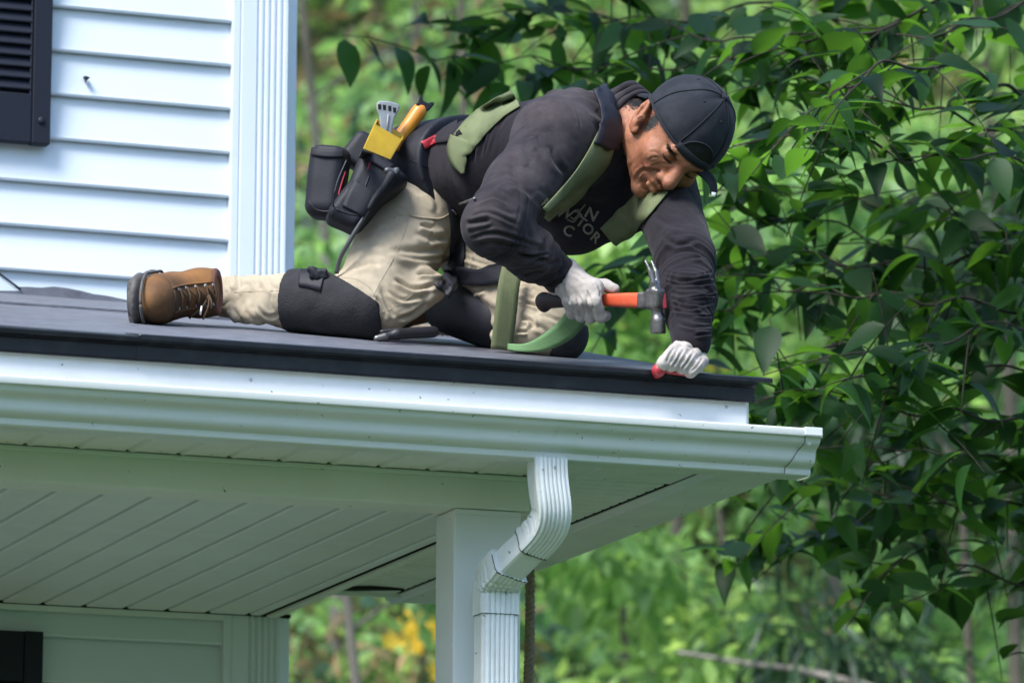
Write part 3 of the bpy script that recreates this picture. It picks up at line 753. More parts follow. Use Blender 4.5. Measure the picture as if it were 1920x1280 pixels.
# fallen pale branch low at the right
p0, p1, p2, p3 = PD(1270, 1222, 18.9), PD(1420, 1246, 18.8), PD(1500, 1256, 18.8), PD(1640, 1290, 18.7)
p4_ = p3+(p3-p1)*3.2; p4_[2] = ground_z(p4_[0], p4_[1])-.05
fb_ = empty('dead_branch', tuple(p4_), 'pale bare dead branch leaning across the greenery at the lower right', 'branch')
bp_ = smoothpath([p0, p1, p2, p3], 6)+[p3*.5+p4_*.5, p4_]
tube('stem', bp_, [.007+.0006*i for i in range(len(bp_))], PALE, fb_, 8)
# ---- the near tree: boughs of broad leaves reaching in from the right
T_BROAD = [leaf_template(7, .22, .22, .55, wav=.006), leaf_template(7, .30, .42, .50, wav=.01), leaf_template(7, .15, .12, .58, wav=.008), leaf_template(7, .42, .6, .48, wav=.006)]
trunk_x, trunk_y = 7.3, 13.2
tree = empty('broadleaf_tree', (trunk_x, trunk_y, 0), 'large dark glossy leaved tree whose boughs hang in from the right', 'tree')
tube('trunk', smoothpath([(trunk_x, trunk_y, -.1), (trunk_x-.05, trunk_y, 2.2), (trunk_x+.1, trunk_y+.05, 4.5), (trunk_x, trunk_y, 7.5)], 6), [.22-.006*i for i in range(19)], BARK, tree, 12)
# boughs traced at their own distances: pixel of the photograph + metres away, from tip to trunk side
boughs = [
 # (points (u,v,D)..., radius at thick end, leaf density, leaf length)
 ([(800,120,13.2),(960,112,13.0),(1120,125,12.8),(1300,120,12.5),(1480,95,12.3),(1700,40,12.4),(1990,-60,12.8)], .012, 1.0, .12),
 ([(870,60,13.6),(1020,30,13.4),(1180,40,13.2),(1380,20,13.0),(1600,-40,12.9),(2000,-160,13.0)], .014, 1.0, .12),
 ([(1090,20,13.0),(1260,55,12.6),(1420,80,12.2),(1560,75,12.0),(1800,-10,12.2),(2050,-140,12.6)], .014, 1.1, .12),
 ([(1385,300,11.9),(1480,255,11.6),(1585,165,11.3),(1680,120,11.4),(1840,140,11.8),(1925,190,12.0),(2150,300,12.6)], .016, 1.3, .118),
 ([(1430,150,12.3),(1560,160,11.9),(1700,190,11.7),(1830,230,11.8),(2000,260,12.2)], .012, 1.25, .118),
 ([(1450,60,12.6),(1600,80,12.2),(1760,60,12.0),(1880,20,12.2),(2080,-60,12.6)], .012, 1.1, .12),
 ([(1600,260,11.6),(1720,300,11.5),(1840,290,11.6),(2000,330,12.0)], .010, 1.2, .118),
 ([(1380,335,12.4),(1460,365,12.4),(1560,420,12.4),(1700,470,12.5),(1860,520,12.7),(2060,560,13.0)], .011, .55, .105),
 ([(1120,505,13.0),(1240,480,12.8),(1380,470,12.5),(1520,480,12.3),(1680,500,12.2),(1850,480,12.3),(2080,460,12.7)], .013, 1.1, .11),
 ([(1340,585,12.4),(1440,540,12.2),(1560,545,12.0),(1700,560,11.9),(1840,570,12.0),(2050,600,12.4)], .012, .9, .115),
 ([(1370,760,11.7),(1500,745,11.5),(1640,700,11.4),(1760,640,11.5),(1900,610,11.8),(2080,620,12.3)], .012, 1.15, .12),
 ([(1400,770,11.9),(1560,760,11.7),(1720,770,11.6),(1860,780,11.7),(2050,800,12.1)], .012, 1.2, .12),
 ([(1560,640,11.8),(1700,680,11.7),(1820,690,11.8),(2000,700,12.2)], .010, 1.1, .118),
 ([(1470,905,12.6),(1560,905,12.4),(1700,925,12.3),(1845,945,12.3),(2060,960,12.7)], .012, 1.0, .11),
 ([(1450,1030,12.9),(1560,1000,12.7),(1680,960,12.5),(1800,900,12.4),(1960,850,12.6)], .010, 1.0, .105),
 ([(1640,1060,12.5),(1740,1030,12.3),(1860,1080,12.3),(2040,1100,12.7)], .010, .9, .11),
 ([(1620,860,12.0),(1760,850,11.9),(1900,870,12.0),(2080,900,12.4)], .010, 1.1, .115),
 ([(1700,400,12.3),(1800,400,12.1),(1900,430,12.1),(2080,420,12.6)], .010, 1.0, .11),
 ([(1380,420,13.4),(1520,350,13.2),(1660,380,13.0),(1820,350,13.0),(2050,330,13.3)], .010, .35, .105),
]
leaves = []   # (point, axis, normal, size, template)
def add_leaves(P, L_, dens, start):
    for i in range(start, len(P)-1):
        t = P[i+1]-P[i]; seg = np.linalg.norm(t)
        if seg < 1e-5: continue
        m_ = dens*seg/.0285
        k = int(m_)+(1 if rng.random() < m_-int(m_) else 0)
        for _ in range(k):
            p = P[i]+t*rng.random()
            sdir = rng.choice([-1, 1])
            tn = t/seg
            h = np.cross(tn, [0, 0, 1.0]); h /= max(np.linalg.norm(h), 1e-5)
            d = -tn*.55+h*sdir*.75+np.array([0, 0, -rng.uniform(-.1, .70)])+rng.normal(size=3)*.28
            d /= np.linalg.norm(d)
            nn = np.array([0, -.25, 1.0])+rng.normal(size=3)*.45
            leaves.append((p+d*.012, d, nn, L_*1.06*rng.uniform(.5, 1.25), int(rng.integers(0, 4))))
ti = 0
for (pts, r, dens, L_) in boughs:
    P3 = [PD(u, v, D) for (u, v, D) in pts]
    P = [np.array(q) for q in smoothpath(P3, 9)]
    # thick end runs on to the trunk
    n = len(P); rr = [.0016+(r*.38-.0016)*(i/(n-1))**1.3 for i in range(n)]
    P_ = [q+np.array([0, 0, .012*math.sin(i*.7+ti)]) for i, q in enumerate(P)]
    end = P_[-1]; join = np.array([trunk_x, trunk_y, max(1.2, min(7.2, end[2]-.35))])
    full = P_+[end*.5+join*.5+np.array([0, 0, .12]), join]
    b = tube('bough', full, rr+[r*1.3, r*1.8], TWIG, tree, 7)
    add_leaves(P_, L_, dens*.55, 0)
    ext = [end+(full[-2]-end)*k/5 for k in range(6)]+[full[-2]+(join-full[-2])*k/5 for k in range(1, 4)]
    add_leaves([np.array(q)+rdir(1)[0]*.12 for q in ext], L_, dens*1.1, 0)
    # side twigs
    for k in range(1, n-1, 2):
        if rng.random() < .30: continue
        tn = P_[k+1]-P_[k-1]; tn /= np.linalg.norm(tn)
        d = -tn*rng.uniform(.4, 1.0)+rdir(1)[0]*np.array([.8, .9, .55])+np.array([0, 0, -.10]); d /= np.linalg.norm(d)
        Lt = rng.uniform(.12, .34)
        tw = [P_[k]+d*Lt*s+np.array([0, 0, -.10*Lt*s*s*2]) for s in np.linspace(0, 1, 6)]
        tube('twig', tw, [.0024, .0022, .002, .0018, .0015, .0012], TWIG, b, 5)
        add_leaves(tw, L_, dens*.75, 1)
    ti += 1
# nearest and largest leaves become parts of their own, the rest one mass
def leafview(l):
    q = l[0]-CAM; D = q@cF; u = 960+FPX*(q@cR)/D; v = 640-FPX*(q@cU)/D
    return u, v, D
vis = []
for i, l in enumerate(leaves):
    u, v, D = leafview(l)
    inb = (-60 < u < 1980) and (-60 < v < 1340) and not (u < 1400 and v > 240 and u < 1350)
    vis.append((0 if inb else 1, D/l[3], i))
vis.sort()
single = set(i for _, _, i in vis[:300])
tm_me = []
for k, (TV, TF) in enumerate(T_BROAD):
    me = bpy.data.meshes.new('leaf'); me.from_pydata([tuple(v) for v in TV], [], [tuple(f) for f in TF.tolist()]); me.update()
    me.polygons.foreach_set('use_smooth', [True]*len(me.polygons)); me.materials.append(LM['dark']); tm_me.append(me)
tinv = PINV(tree)
for i in single:
    p, d, nn, s, k = leaves[i]
    Rm = frames(np.array([d]), np.array([nn]))[0]*s
    o = bpy.data.objects.new('leaf', tm_me[k]); COL.objects.link(o); o.parent = tree; o.matrix_parent_inverse = tinv
    o.matrix_local = Matrix(((Rm[0,0], Rm[0,1], Rm[0,2], p[0]), (Rm[1,0], Rm[1,1], Rm[1,2], p[1]), (Rm[2,0], Rm[2,1], Rm[2,2], p[2]), (0,0,0,1)))
rest = [i for i in range(len(leaves)) if i not in single]
for k in range(1):
    idx = rest
    # one mass of the remaining leaves, all four shapes
    allV = []; allQ = []; rv = []; offv = 0
    for kk in range(4):
        ids = [i for i in idx if leaves[i][4] == kk]
        if not ids: continue
        TV, TF = T_BROAD[kk]
        Rm = frames(np.array([leaves[i][1] for i in ids]), np.array([leaves[i][2] for i in ids]))
        S = np.array([leaves[i][3] for i in ids]); Pn = np.array([leaves[i][0] for i in ids])
        V = np.einsum('nij,kj->nki', Rm, TV)*S[:, None, None]+Pn[:, None, :]
        Q = (TF[None]+(np.arange(len(ids))*len(TV))[:, None, None]).reshape(-1, 4)+offv
        allV.append(V.reshape(-1, 3)); allQ.append(Q); rv.append(np.repeat(rng.random(len(ids)), len(TV))); offv += len(ids)*len(TV)
    o = meshnp('foliage', np.concatenate(allV), np.concatenate(allQ), LM['dark'], tree, True)
    at_ = o.data.attributes.new('rnd', 'FLOAT', 'POINT'); at_.data.foreach_set('value', np.concatenate(rv).astype(np.float32)); o['kind'] = 'stuff'
print('near leaves', len(leaves))
# ------------------------------------------------------------------ implicit modelling: fields joined smoothly, then meshed
def _hash(ix, iy, iz, seed):
    h = (ix*374761393+iy*668265263+iz*2147483647+seed*1274126177) & 0xffffffff
    h = ((h ^ (h >> 13))*1274126177) & 0xffffffff
    return ((h ^ (h >> 16)) & 0xffff)/65535.0*2-1
def vnoise(P, scale, seed=0):
    Q = np.asarray(P, float)*scale+100.0; I = np.floor(Q).astype(np.int64); f = Q-I; f = f*f*(3-2*f)
    out = 0
    for dx in (0, 1):
        for dy in (0, 1):
            for dz in (0, 1):
                w = (f[:, 0] if dx else 1-f[:, 0])*(f[:, 1] if dy else 1-f[:, 1])*(f[:, 2] if dz else 1-f[:, 2])
                out = out+w*_hash(I[:, 0]+dx, I[:, 1]+dy, I[:, 2]+dz, seed)
    return out
class Field:
    def __init__(s, lo, hi, h):
        s.lo = np.array(lo, float); s.h = h
        n = np.ceil((np.array(hi)-s.lo)/h).astype(int)+1
        ax = [(s.lo[i]+h*np.arange(n[i])).astype(np.float32) for i in range(3)]
        s.X, s.Y, s.Z = np.meshgrid(*ax, indexing='ij'); s.F = np.full(s.X.shape, 1.0, np.float32)
    def smin(s, d, k, sub=False):
        if sub:
            a, b = s.F, -d
            h = np.clip(.5-.5*(a-b)/k, 0, 1); s.F = a+(b-a)*h+k*h*(1-h)
        else:
            h = np.clip(.5+.5*(s.F-d)/k, 0, 1); s.F = s.F+(d-s.F)*h-k*h*(1-h)
    def cone(s, a, b, ra, rb, k=.02, sub=False):
        a = np.array(a, float); b = np.array(b, float); ab = b-a; L2 = ab@ab
        px, py, pz = s.X-a[0], s.Y-a[1], s.Z-a[2]
        t = np.clip((px*ab[0]+py*ab[1]+pz*ab[2])/L2, 0, 1)
        d = np.sqrt((px-t*ab[0])**2+(py-t*ab[1])**2+(pz-t*ab[2])**2)-(ra+(rb-ra)*t)
        s.smin(d, k, sub); return s
    def ell(s, c, R3, rr, k=.02, sub=False):
        """ellipsoid at c; R3 rows = axes; rr radii"""
        c = np.array(c, float); px, py, pz = s.X-c[0], s.Y-c[1], s.Z-c[2]
        q = 0; q2 = 0
        for i in range(3):
            e = (px*R3[i][0]+py*R3[i][1]+pz*R3[i][2])/rr[i]; q = q+e*e; q2 = q2+(e/rr[i])**2
        k0 = np.sqrt(q); k1 = np.sqrt(q2)+1e-9
        s.smin(np.where(k0 < 1e-4, -min(rr), k0*(k0-1)/k1).astype(np.float32), k, sub); return s
    def econe(s, a, b, L, Fr, ra, rb, k=.03, cap=.06, sub=False):
        """segment with an elliptical section: ra=(lateral, front) radii at a, rb at b"""
        a = np.array(a, float); b = np.array(b, float); ab = b-a; L2 = ab@ab; u = ab/math.sqrt(L2)
        px, py, pz = s.X-a[0], s.Y-a[1], s.Z-a[2]
        t = np.clip((px*ab[0]+py*ab[1]+pz*ab[2])/L2, 0, 1)
        dx, dy, dz = px-t*ab[0], py-t*ab[1], pz-t*ab[2]
        l = (dx*L[0]+dy*L[1]+dz*L[2])/(ra[0]+(rb[0]-ra[0])*t); f = (dx*Fr[0]+dy*Fr[1]+dz*Fr[2])/(ra[1]+(rb[1]-ra[1])*t)
        ax = (dx*u[0]+dy*u[1]+dz*u[2])/cap
        kk = np.sqrt(l*l+f*f+ax*ax)
        s.smin(((kk-1)*(ra[1]+(rb[1]-ra[1])*t)).astype(np.float32), k, sub); return s
    def rbox(s, c, R3, hh, r, k=.01, sub=False):
        c = np.array(c, float); px, py, pz = s.X-c[0], s.Y-c[1], s.Z-c[2]
        e = [np.abs(px*R3[i][0]+py*R3[i][1]+pz*R3[i][2])-(hh[i]-r) for i in range(3)]
        o = np.sqrt(np.maximum(e[0], 0)**2+np.maximum(e[1], 0)**2+np.maximum(e[2], 0)**2)+np.minimum(np.maximum(np.maximum(e[0], e[1]), e[2]), 0)-r
        s.smin(o.astype(np.float32), k, sub); return s
    def cut(s, p, n):
        """keep the side the normal points away from"""
        d = (s.X-p[0])*n[0]+(s.Y-p[1])*n[1]+(s.Z-p[2])*n[2]
        s.F = np.maximum(s.F, d.astype(np.float32)); return s
    def mesh(s):
        F = s.F; I = F < 0; n = F.shape
        cs = tuple(x-1 for x in n)
        cnt = np.zeros(cs, np.int8); acc = np.zeros(cs+(3,), np.float32)
        def sl(dx, dy, dz): return (slice(dx, dx+cs[0]), slice(dy, dy+cs[1]), slice(dz, dz+cs[2]))
        for ax in range(3):
            for a in (0, 1):
                for b in (0, 1):
                    o0 = [0, 0, 0]; oth = [i for i in range(3) if i != ax]; o0[oth[0]] = a; o0[oth[1]] = b
                    o1 = list(o0); o1[ax] = 1
                    f0, f1 = F[sl(*o0)], F[sl(*o1)]; mk = (f0 < 0) != (f1 < 0)
                    if not mk.any(): continue
                    t = f0[mk]/(f0[mk]-f1[mk]); q = np.zeros((len(t), 3), np.float32); q[:, oth[0]] = a; q[:, oth[1]] = b; q[:, ax] = t
                    acc[mk] += q; cnt[mk] += 1
        mk = cnt > 0; idx = np.full(cs, -1, np.int64); idx[mk] = np.arange(mk.sum())
        ii = np.argwhere(mk); V = s.lo+s.h*(ii+acc[mk]/cnt[mk][:, None])
        Q = []
        for ax in range(3):
            o = [i for i in range(3) if i != ax]
            s0 = [slice(1, n[i]-1) for i in range(3)]; s1 = list(s0); s0[ax] = slice(0, n[ax]-1); s1[ax] = slice(1, n[ax])
            a, b = I[tuple(s0)], I[tuple(s1)]
            for (c0, flip) in ((a & ~b, False), (~a & b, True)):
                g = np.argwhere(c0)
                if not len(g): continue
                base = g.copy(); base[:, o[0]] += 1; base[:, o[1]] += 1
                def cell(d0, d1):
                    w = base.copy(); w[:, o[0]] += d0; w[:, o[1]] += d1; return idx[w[:, 0], w[:, 1], w[:, 2]]
                q = np.stack([cell(-1, -1), cell(0, -1), cell(0, 0), cell(-1, 0)], 1)
                if (ax == 1) != flip: q = q[:, ::-1]
                Q.append(q)
        return V, np.concatenate(Q)
def vnormals(V, Q):
    n = np.cross(V[Q[:, 2]]-V[Q[:, 0]], V[Q[:, 3]]-V[Q[:, 1]]); N = np.zeros_like(V)
    for i in range(4): np.add.at(N, Q[:, i], n)
    return N/np.maximum(np.linalg.norm(N, axis=1, keepdims=True), 1e-12)
def relax(V, Q, it=2, lam=.5):
    for _ in range(it):
        S = np.zeros_like(V); C_ = np.zeros(len(V))
        for i in range(4):
            for j in ((i+1) % 4, (i+3) % 4): np.add.at(S, Q[:, i], V[Q[:, j]]); np.add.at(C_, Q[:, i], 1)
        V = V*(1-lam)+lam*S/np.maximum(C_, 1)[:, None]
    return V
def subdiv(V, Q):
    E = np.concatenate([Q[:, [0, 1]], Q[:, [1, 2]], Q[:, [2, 3]], Q[:, [3, 0]]]); Es = np.sort(E, 1)
    key = Es[:, 0]*len(V)+Es[:, 1]; uk, inv = np.unique(key, return_inverse=True)
    ev = (V[uk//len(V)]+V[uk % len(V)])*.5; fc = V[Q].mean(1); n = len(Q); a = len(V); b = a+len(ev)
    e = [a+inv[i*n:(i+1)*n] for i in range(4)]; c = b+np.arange(n)
    Q2 = np.concatenate([np.stack([Q[:, 0], e[0], c, e[3]], 1), np.stack([e[0], Q[:, 1], e[1], c], 1), np.stack([c, e[1], Q[:, 2], e[2]], 1), np.stack([e[3], c, e[2], Q[:, 3]], 1)])
    return np.concatenate([V, ev, fc]), Q2
def topx(V):
    q = V-CAM; D = q@cF; return 960+FPX*(q@cR)/D, 640-FPX*(q@cU)/D
def crease(V, N, lines, mask=None, jit=0):
    """press folds into the cloth along lines seen in the photograph: (points, width px, depth m); only the side that faces the viewer"""
    u, v = topx(V); face = np.clip(-(N@cF)*2.2, 0, 1); d = np.zeros(len(V))
    rj = random.Random(5)
    for pts, w, dep in lines:
        if jit:
            pts = [(x+rj.uniform(-jit, jit), y+rj.uniform(-jit, jit)*.8) for x, y in pts]; w = w*rj.uniform(.65, 1.35); dep = dep*rj.uniform(.35, 1.2)
            if rj.random() < .35 and len(pts) > 2: pts = pts[1:] if rj.random() < .5 else pts[:-1]
            if len(pts) < 2: continue
        P = np.array(smoothpath([(x, y, 0) for x, y in pts], 5))[:, :2]
        lo_, hi_ = P.min(0)-w*4, P.max(0)+w*4
        ix = np.where((u > lo_[0]) & (u < hi_[0]) & (v > lo_[1]) & (v < hi_[1]) & (face > .02))[0]
        if mask is not None: ix = ix[mask[ix]]
        if not len(ix): continue
        pu = np.stack([u[ix], v[ix]], 1); best = np.full(len(ix), 1e9); tp = np.zeros(len(ix)); sg = np.zeros(len(ix)); n = len(P)-1
        for i in range(n):
            a = P[i]; ab = P[i+1]-a; L2 = max(ab@ab, 1e-9); t = np.clip((pu-a)@ab/L2, 0, 1); r = pu-a-t[:, None]*ab; dd = np.hypot(r[:, 0], r[:, 1]); m_ = dd < best
            best = np.where(m_, dd, best); tp = np.where(m_, (i+t)/n, tp); sg = np.where(m_, np.sign(ab[0]*r[:, 1]-ab[1]*r[:, 0]), sg)
        taper = np.clip(np.minimum(tp, 1-tp)/.22, 0, 1); taper = taper*taper*(3-2*taper)
        x = best/w
        d[ix] += dep*taper*face[ix]*(-np.exp(-(x/.75)**2)+.75*np.exp(-((x-1.7)/.95)**2)*(1+.35*sg))
    return d
def limb(P, a, b):
    """along-distance (m), radial distance and angle of points about the segment a->b"""
    a = np.array(a); b = np.array(b); ab = b-a; L = np.linalg.norm(ab); u = ab/L
    w = P-a; t = w@u; r = w-t[:, None]*u; e1 = np.cross(u, [0.3, 1, .2]); e1 /= np.linalg.norm(e1); e2 = np.cross(u, e1)
    return t, np.linalg.norm(r, axis=1), np.arctan2(r@e2, r@e1), L
def band(t, lo, hi, soft): return np.clip((t-lo)/soft, 0, 1)*np.clip((hi-t)/soft, 0, 1)
def ridge(x): 
    s = .5+.5*np.sin(2*np.pi*x); return s**1.6

def folds(t, r, a, lam, wide, seed, warp=.35, V=None):
    """irregular creases: noise squeezed along the limb and drawn out round it, ridged"""
    rr = np.full_like(t, .06)
    c = np.cos(a)*rr; s_ = np.sin(a)*rr
    w = vnoise(np.stack([t, c, s_], 1), 9, seed+50)*warp*lam
    P = np.stack([(t+w)/lam, c/wide, s_/wide], 1)
    n = vnoise(P, 1.0, seed)*.75+vnoise(P*2.1+5, 1.0, seed+1)*.25
    return np.clip(np.abs(n)*2.6, 0, 1)**.75   # sharp valleys between rounded folds
# ------------------------------------------------------------------ the roofer: joints placed where the photograph has them
def J(u, v, Y): return PY(u, v, Y)
Wd = lambda x, y, z: cR*x+cU*y-cF*z            # x to the right, y up, z towards the viewer (as directions in the world)
SHR, ELR, WRR = J(1040, 262, 9.40), J(921, 422, 9.20), J(1056, 520, 9.31)
SHL, ELL, WRL = J(1238, 350, 9.52), J(1284, 480, 9.24), J(1297, 640, 9.085)
PEL, CH1, CH2 = J(818, 352, 9.93), J(985, 318, 9.70), J(1110, 275, 9.50)
NCK = J(1172, 232, 9.46)
HPR, KNR, ANR = J(782, 390, 9.90), J(690, 570, 9.815), J(408, 556, 10.02)
HPL, KNL, ANL = J(872, 408, 10.02), J(1034, 622, 9.655), J(800, 566, 10.10)
LAT = SHL-SHR; SPN = CH2-PEL; SPN /= np.linalg.norm(SPN); LAT = LAT-SPN*(LAT@SPN); LAT /= np.linalg.norm(LAT)
FRT = np.cross(LAT, SPN)
person = empty('person', (float(KNR[0]), float(KNR[1]), roof_z(float(KNR[1]))), 'person in dark shirt, khaki trousers and backwards cap kneeling on the porch roof', 'person')

SKIN = mat('skin', (0.36, 0.158, 0.084), 0.55, 0.35, var=.0, col2=(0.27, 0.100, 0.055), vscale=24, bump=.6, bscale=330, sss=.2, stain=(45, .3, (0.24, 0.095, 0.058)))
SHIRT = mat('faded_black_jersey', (0.020, 0.017, 0.021), 0.92, 0.1, col2=(0.013, 0.011, 0.014), vscale=7, bump=.28, bscale=520, sheen=.06, stain=(5, .5, (0.040, 0.035, 0.038)), dirt_and_light=((0.080, 0.067, 0.070), [(SHR+cU*.05-cF*.05, .17), (SHR*.5+ELR*.5-cF*.06, .13), (ELR-cF*.05, .10), (SHR*.5+NCK*.5+cU*.06, .14), (CH1+cU*.12, .13), (ELR*.5+WRR*.5-cF*.04, .09)], .75))  # shoulder, sleeve and back patches: sky light painted in, with some dust
KHAKI = mat('khaki_canvas', (0.44, 0.375, 0.275), 0.88, 0.15, col2=(0.34, 0.285, 0.205), vscale=11, bump=.3, bscale=480, stain=(12, .6, (0.20, 0.16, 0.11)))
PADM = mat('knee_pad_foam', (0.030, 0.030, 0.033), 0.85, 0.25, var=.3, vscale=40, bump=.8, bscale=240, bdetail=2)
BLK = mat('black_nylon', (0.010, 0.011, 0.017), 0.6, 0.35, var=.3, vscale=20, bump=.35, bscale=420)
GLV = mat('grey_cotton_knit', (0.46, 0.425, 0.39), 0.9, 0.15, col2=(0.32, 0.285, 0.255), vscale=26, bump=.5, bscale=520, bdetail=2, stain=(26, .7, (0.20, 0.17, 0.145)))
RED = mat('red_rubber_palm', (0.42, 0.035, 0.045), 0.45, 0.4, var=.3, vscale=60)
WEB = mat('green_webbing', (0.170, 0.195, 0.100), 0.85, 0.15, col2=(0.115, 0.135, 0.070), vscale=16, bump=.7, bscale=700, stretch=(1, 1, .35), stain=(30, .4, (0.24, 0.25, 0.16)))
WEBN = mat('bright_green_webbing', (0.15, 0.28, 0.12), 0.7, 0.25, var=.2, vscale=30, bump=.6, bscale=380)
CAPM = mat('cap_cotton', (0.017, 0.020, 0.027), 0.85, 0.2, col2=(0.011, 0.013, 0.018), vscale=14, bump=.4, bscale=500, sheen=.05, stain=(14, .4, (0.045, 0.047, 0.052)))
HAIR = mat('dark_hair', (0.02, 0.018, 0.017), 0.55, 0.4, var=.4, vscale=200)
LEA = mat('tan_nubuck', (0.24, 0.110, 0.036), 0.75, 0.25, col2=(0.10, 0.055, 0.027), vscale=12, bump=.35, bscale=160, stain=(9, .85, (0.05, 0.036, 0.028)), dirt_and_light=((0.028, 0.020, 0.015), [(J(292, 590, 9.86), .115), (J(380, 590, 9.90), .075)], 1.0))
SOLE = mat('scuffed_rubber_sole', (0.12, 0.115, 0.11), 0.75, 0.3, var=.5, vscale=40, bump=.5, bscale=90)
LACE = mat('brown_lace', (0.10, 0.065, 0.04), 0.8, 0.2, var=.3, vscale=200)
CUFF = mat('brown_padded_collar', (0.14, 0.06, 0.045), 0.7, 0.3, var=.3, vscale=40, bump=.3, bscale=200)
STEEL = mat('worn_steel', (0.26, 0.245, 0.235), 0.38, 0.5, metal=.85, var=.45, vscale=60, stain=(50, .5, (0.15, 0.10, 0.07)))
THREAD = mat('stitching', (0.36, 0.31, 0.235), 0.85, 0.2)

# ---- trousers: pelvis and both legs as one field
lo = np.array([2.72, 9.35, 3.44]); hi = np.array([3.75, 10.36, 4.0])
f = Field([2.86, 9.48, 3.45], [3.70, 10.25, 4.02], .0048)
f.ell(PEL+np.array([.02, 0, -.015]), [LAT, SPN, FRT], (.155, .125, .125), .03)
f.ell(HPR+np.array([0, 0, .01]), [LAT, SPN, FRT], (.095, .105, .105), .03)
f.cone(HPR, KNR+np.array([.012, .01, .012]), .101, .082, .03)
f.cone(HPL, KNL+np.array([-.01, 0, .01]), .100, .074, .03)
f.cone(J(800, 540, 9.78), J(740, 590, 9.77), .038, .030, .03)          # slack cloth behind the bent knee
f.cone(KNR, KNR*.45+ANR*.55, .062, .055, .02)
f.cone(KNR*.5+ANR*.5, ANR+np.array([.02, 0, 0]), .052, .043, .02)
f.cone(J(480, 588, 9.93), J(446, 594, 9.97), .022, .012, .03)            # slack hem under the shin
f.cone(KNL, KNL*.4+ANL*.6, .066, .055, .02)
f.cone(J(1000, 628, 9.62), J(940, 632, 9.65), .030, .026, .03)
V, Q = f.mesh(); V = relax(V, Q, 1); V, Q = subdiv(V, Q); V = relax(V, Q, 2); N = vnormals(V, Q)
d = np.zeros(len(V))
t, r, a, L = limb(V, HPR, KNR); mk = band(t, -.06, L+.05, .05)*(r < .16)
sidew = np.clip(.25+((V-HPR)@cR)/.10, .12, 1)                      # deeper folds towards the crotch and behind the knee
d += mk*sidew*(.006*folds(t+.02*np.sin(a+1), r, a, .070, .13, 1)+.003*folds(t-.02*np.sin(a), r, a, .034, .10, 3))+mk*.002*folds(t+.02*np.sin(a), r, a, .03, .09, 4)
t, r, a, L = limb(V, KNR, ANR); mk = band(t, .10, L+.05, .04)*(r < .10)
d += mk*(.004*folds(t+.04*np.sin(a), r, a, .060, .07, 5)+.0025*folds(t, r, a, .028, .06, 7))
t, r, a, L = limb(V, HPL, KNL); mk = band(t, .03, L+.05, .05)*(r < .13)
d += mk*(.004*ridge(a*1.9+.5*t/.1+.5*vnoise(V, 8, 7))+.003*folds(t, r, a, .040, .06, 9))
d += .0012*vnoise(V, 22, 10)+.0006*vnoise(V, 70, 12)
d += crease(V, N, [
 ([(725, 462), (760, 468), (800, 468), (842, 458)], 6, .0060), ([(738, 478), (794, 486), (842, 482)], 6, .0065), ([(730, 496), (777, 513), (836, 514)], 7, .0075),
 ([(735, 518), (777, 538), (822, 532)], 6, .0065), ([(722, 540), (756, 562), (800, 556)], 6, .0060), ([(707, 552), (716, 576), (722, 602)], 5, .0060), ([(716, 524), (732, 575), (740, 600)], 6, .0055),
 ([(752, 446), (800, 452), (842, 444)], 5, .0045), ([(700, 392), (740, 398), (766, 404)], 6, .0035), ([(680, 430), (715, 424), (745, 428)], 7, .0040), ([(665, 462), (700, 456), (728, 462)], 7, .0035),
 ([(785, 420), (814, 431), (844, 428)], 5, .0050), ([(770, 434), (806, 446), (842, 442)], 5, .0050), ([(655, 500), (690, 492), (715, 500)], 6, .0035), ([(770, 345), (790, 365), (800, 392)], 5, .0035), ([(800, 350), (815, 372), (822, 400)], 5, .0040),
 ([(790, 560), (808, 540), (830, 500)], 6, .0050), ([(745, 600), (775, 588), (802, 566)], 5, .0050),
 ([(442, 511), (446, 533), (438, 549)], 4, .0040), ([(470, 512), (480, 530), (487, 546)], 5, .0035), ([(422, 545), (434, 575), (456, 606)], 5, .0070), ([(455, 558), (481, 572), (501, 592), (528, 592)], 5, .0060),
 ([(462, 580), (473, 597), (490, 606)], 4, .0050), ([(500, 516), (512, 536), (528, 548)], 5, .0040), ([(424, 522), (430, 545), (426, 560)], 3, .0030),
 ([(862, 466), (895, 478), (935, 494)], 4, .0045), ([(866, 482), (900, 492), (936, 502)], 4, .0045), ([(881, 550), (910, 540), (940, 532)], 4, .0045), ([(974, 536), (1000, 542), (1030, 556)], 4, .0045),
 ([(970, 547), (1014, 561), (1050, 574)], 4, .0050), ([(970, 560), (1010, 574), (1055, 590)], 4, .0055), ([(972, 574), (1010, 586), (1060, 604)], 4, .0050), ([(968, 594), (994, 602), (996, 618)], 4, .0060), ([(966, 618), (990, 622), (1010, 634)], 4, .0050), ([(905, 600), (925, 620), (930, 640)], 4, .0050), ([(1000, 606), (1024, 618), (1030, 640)], 5, .0045)], None, 3.0)
V = V+N*(d-.004)[:, None]
trousers = meshnp('trousers', V, Q, KHAKI, person, True)
BV_T = BVHTree.FromPolygons([Vector(v) for v in V], Q.tolist())

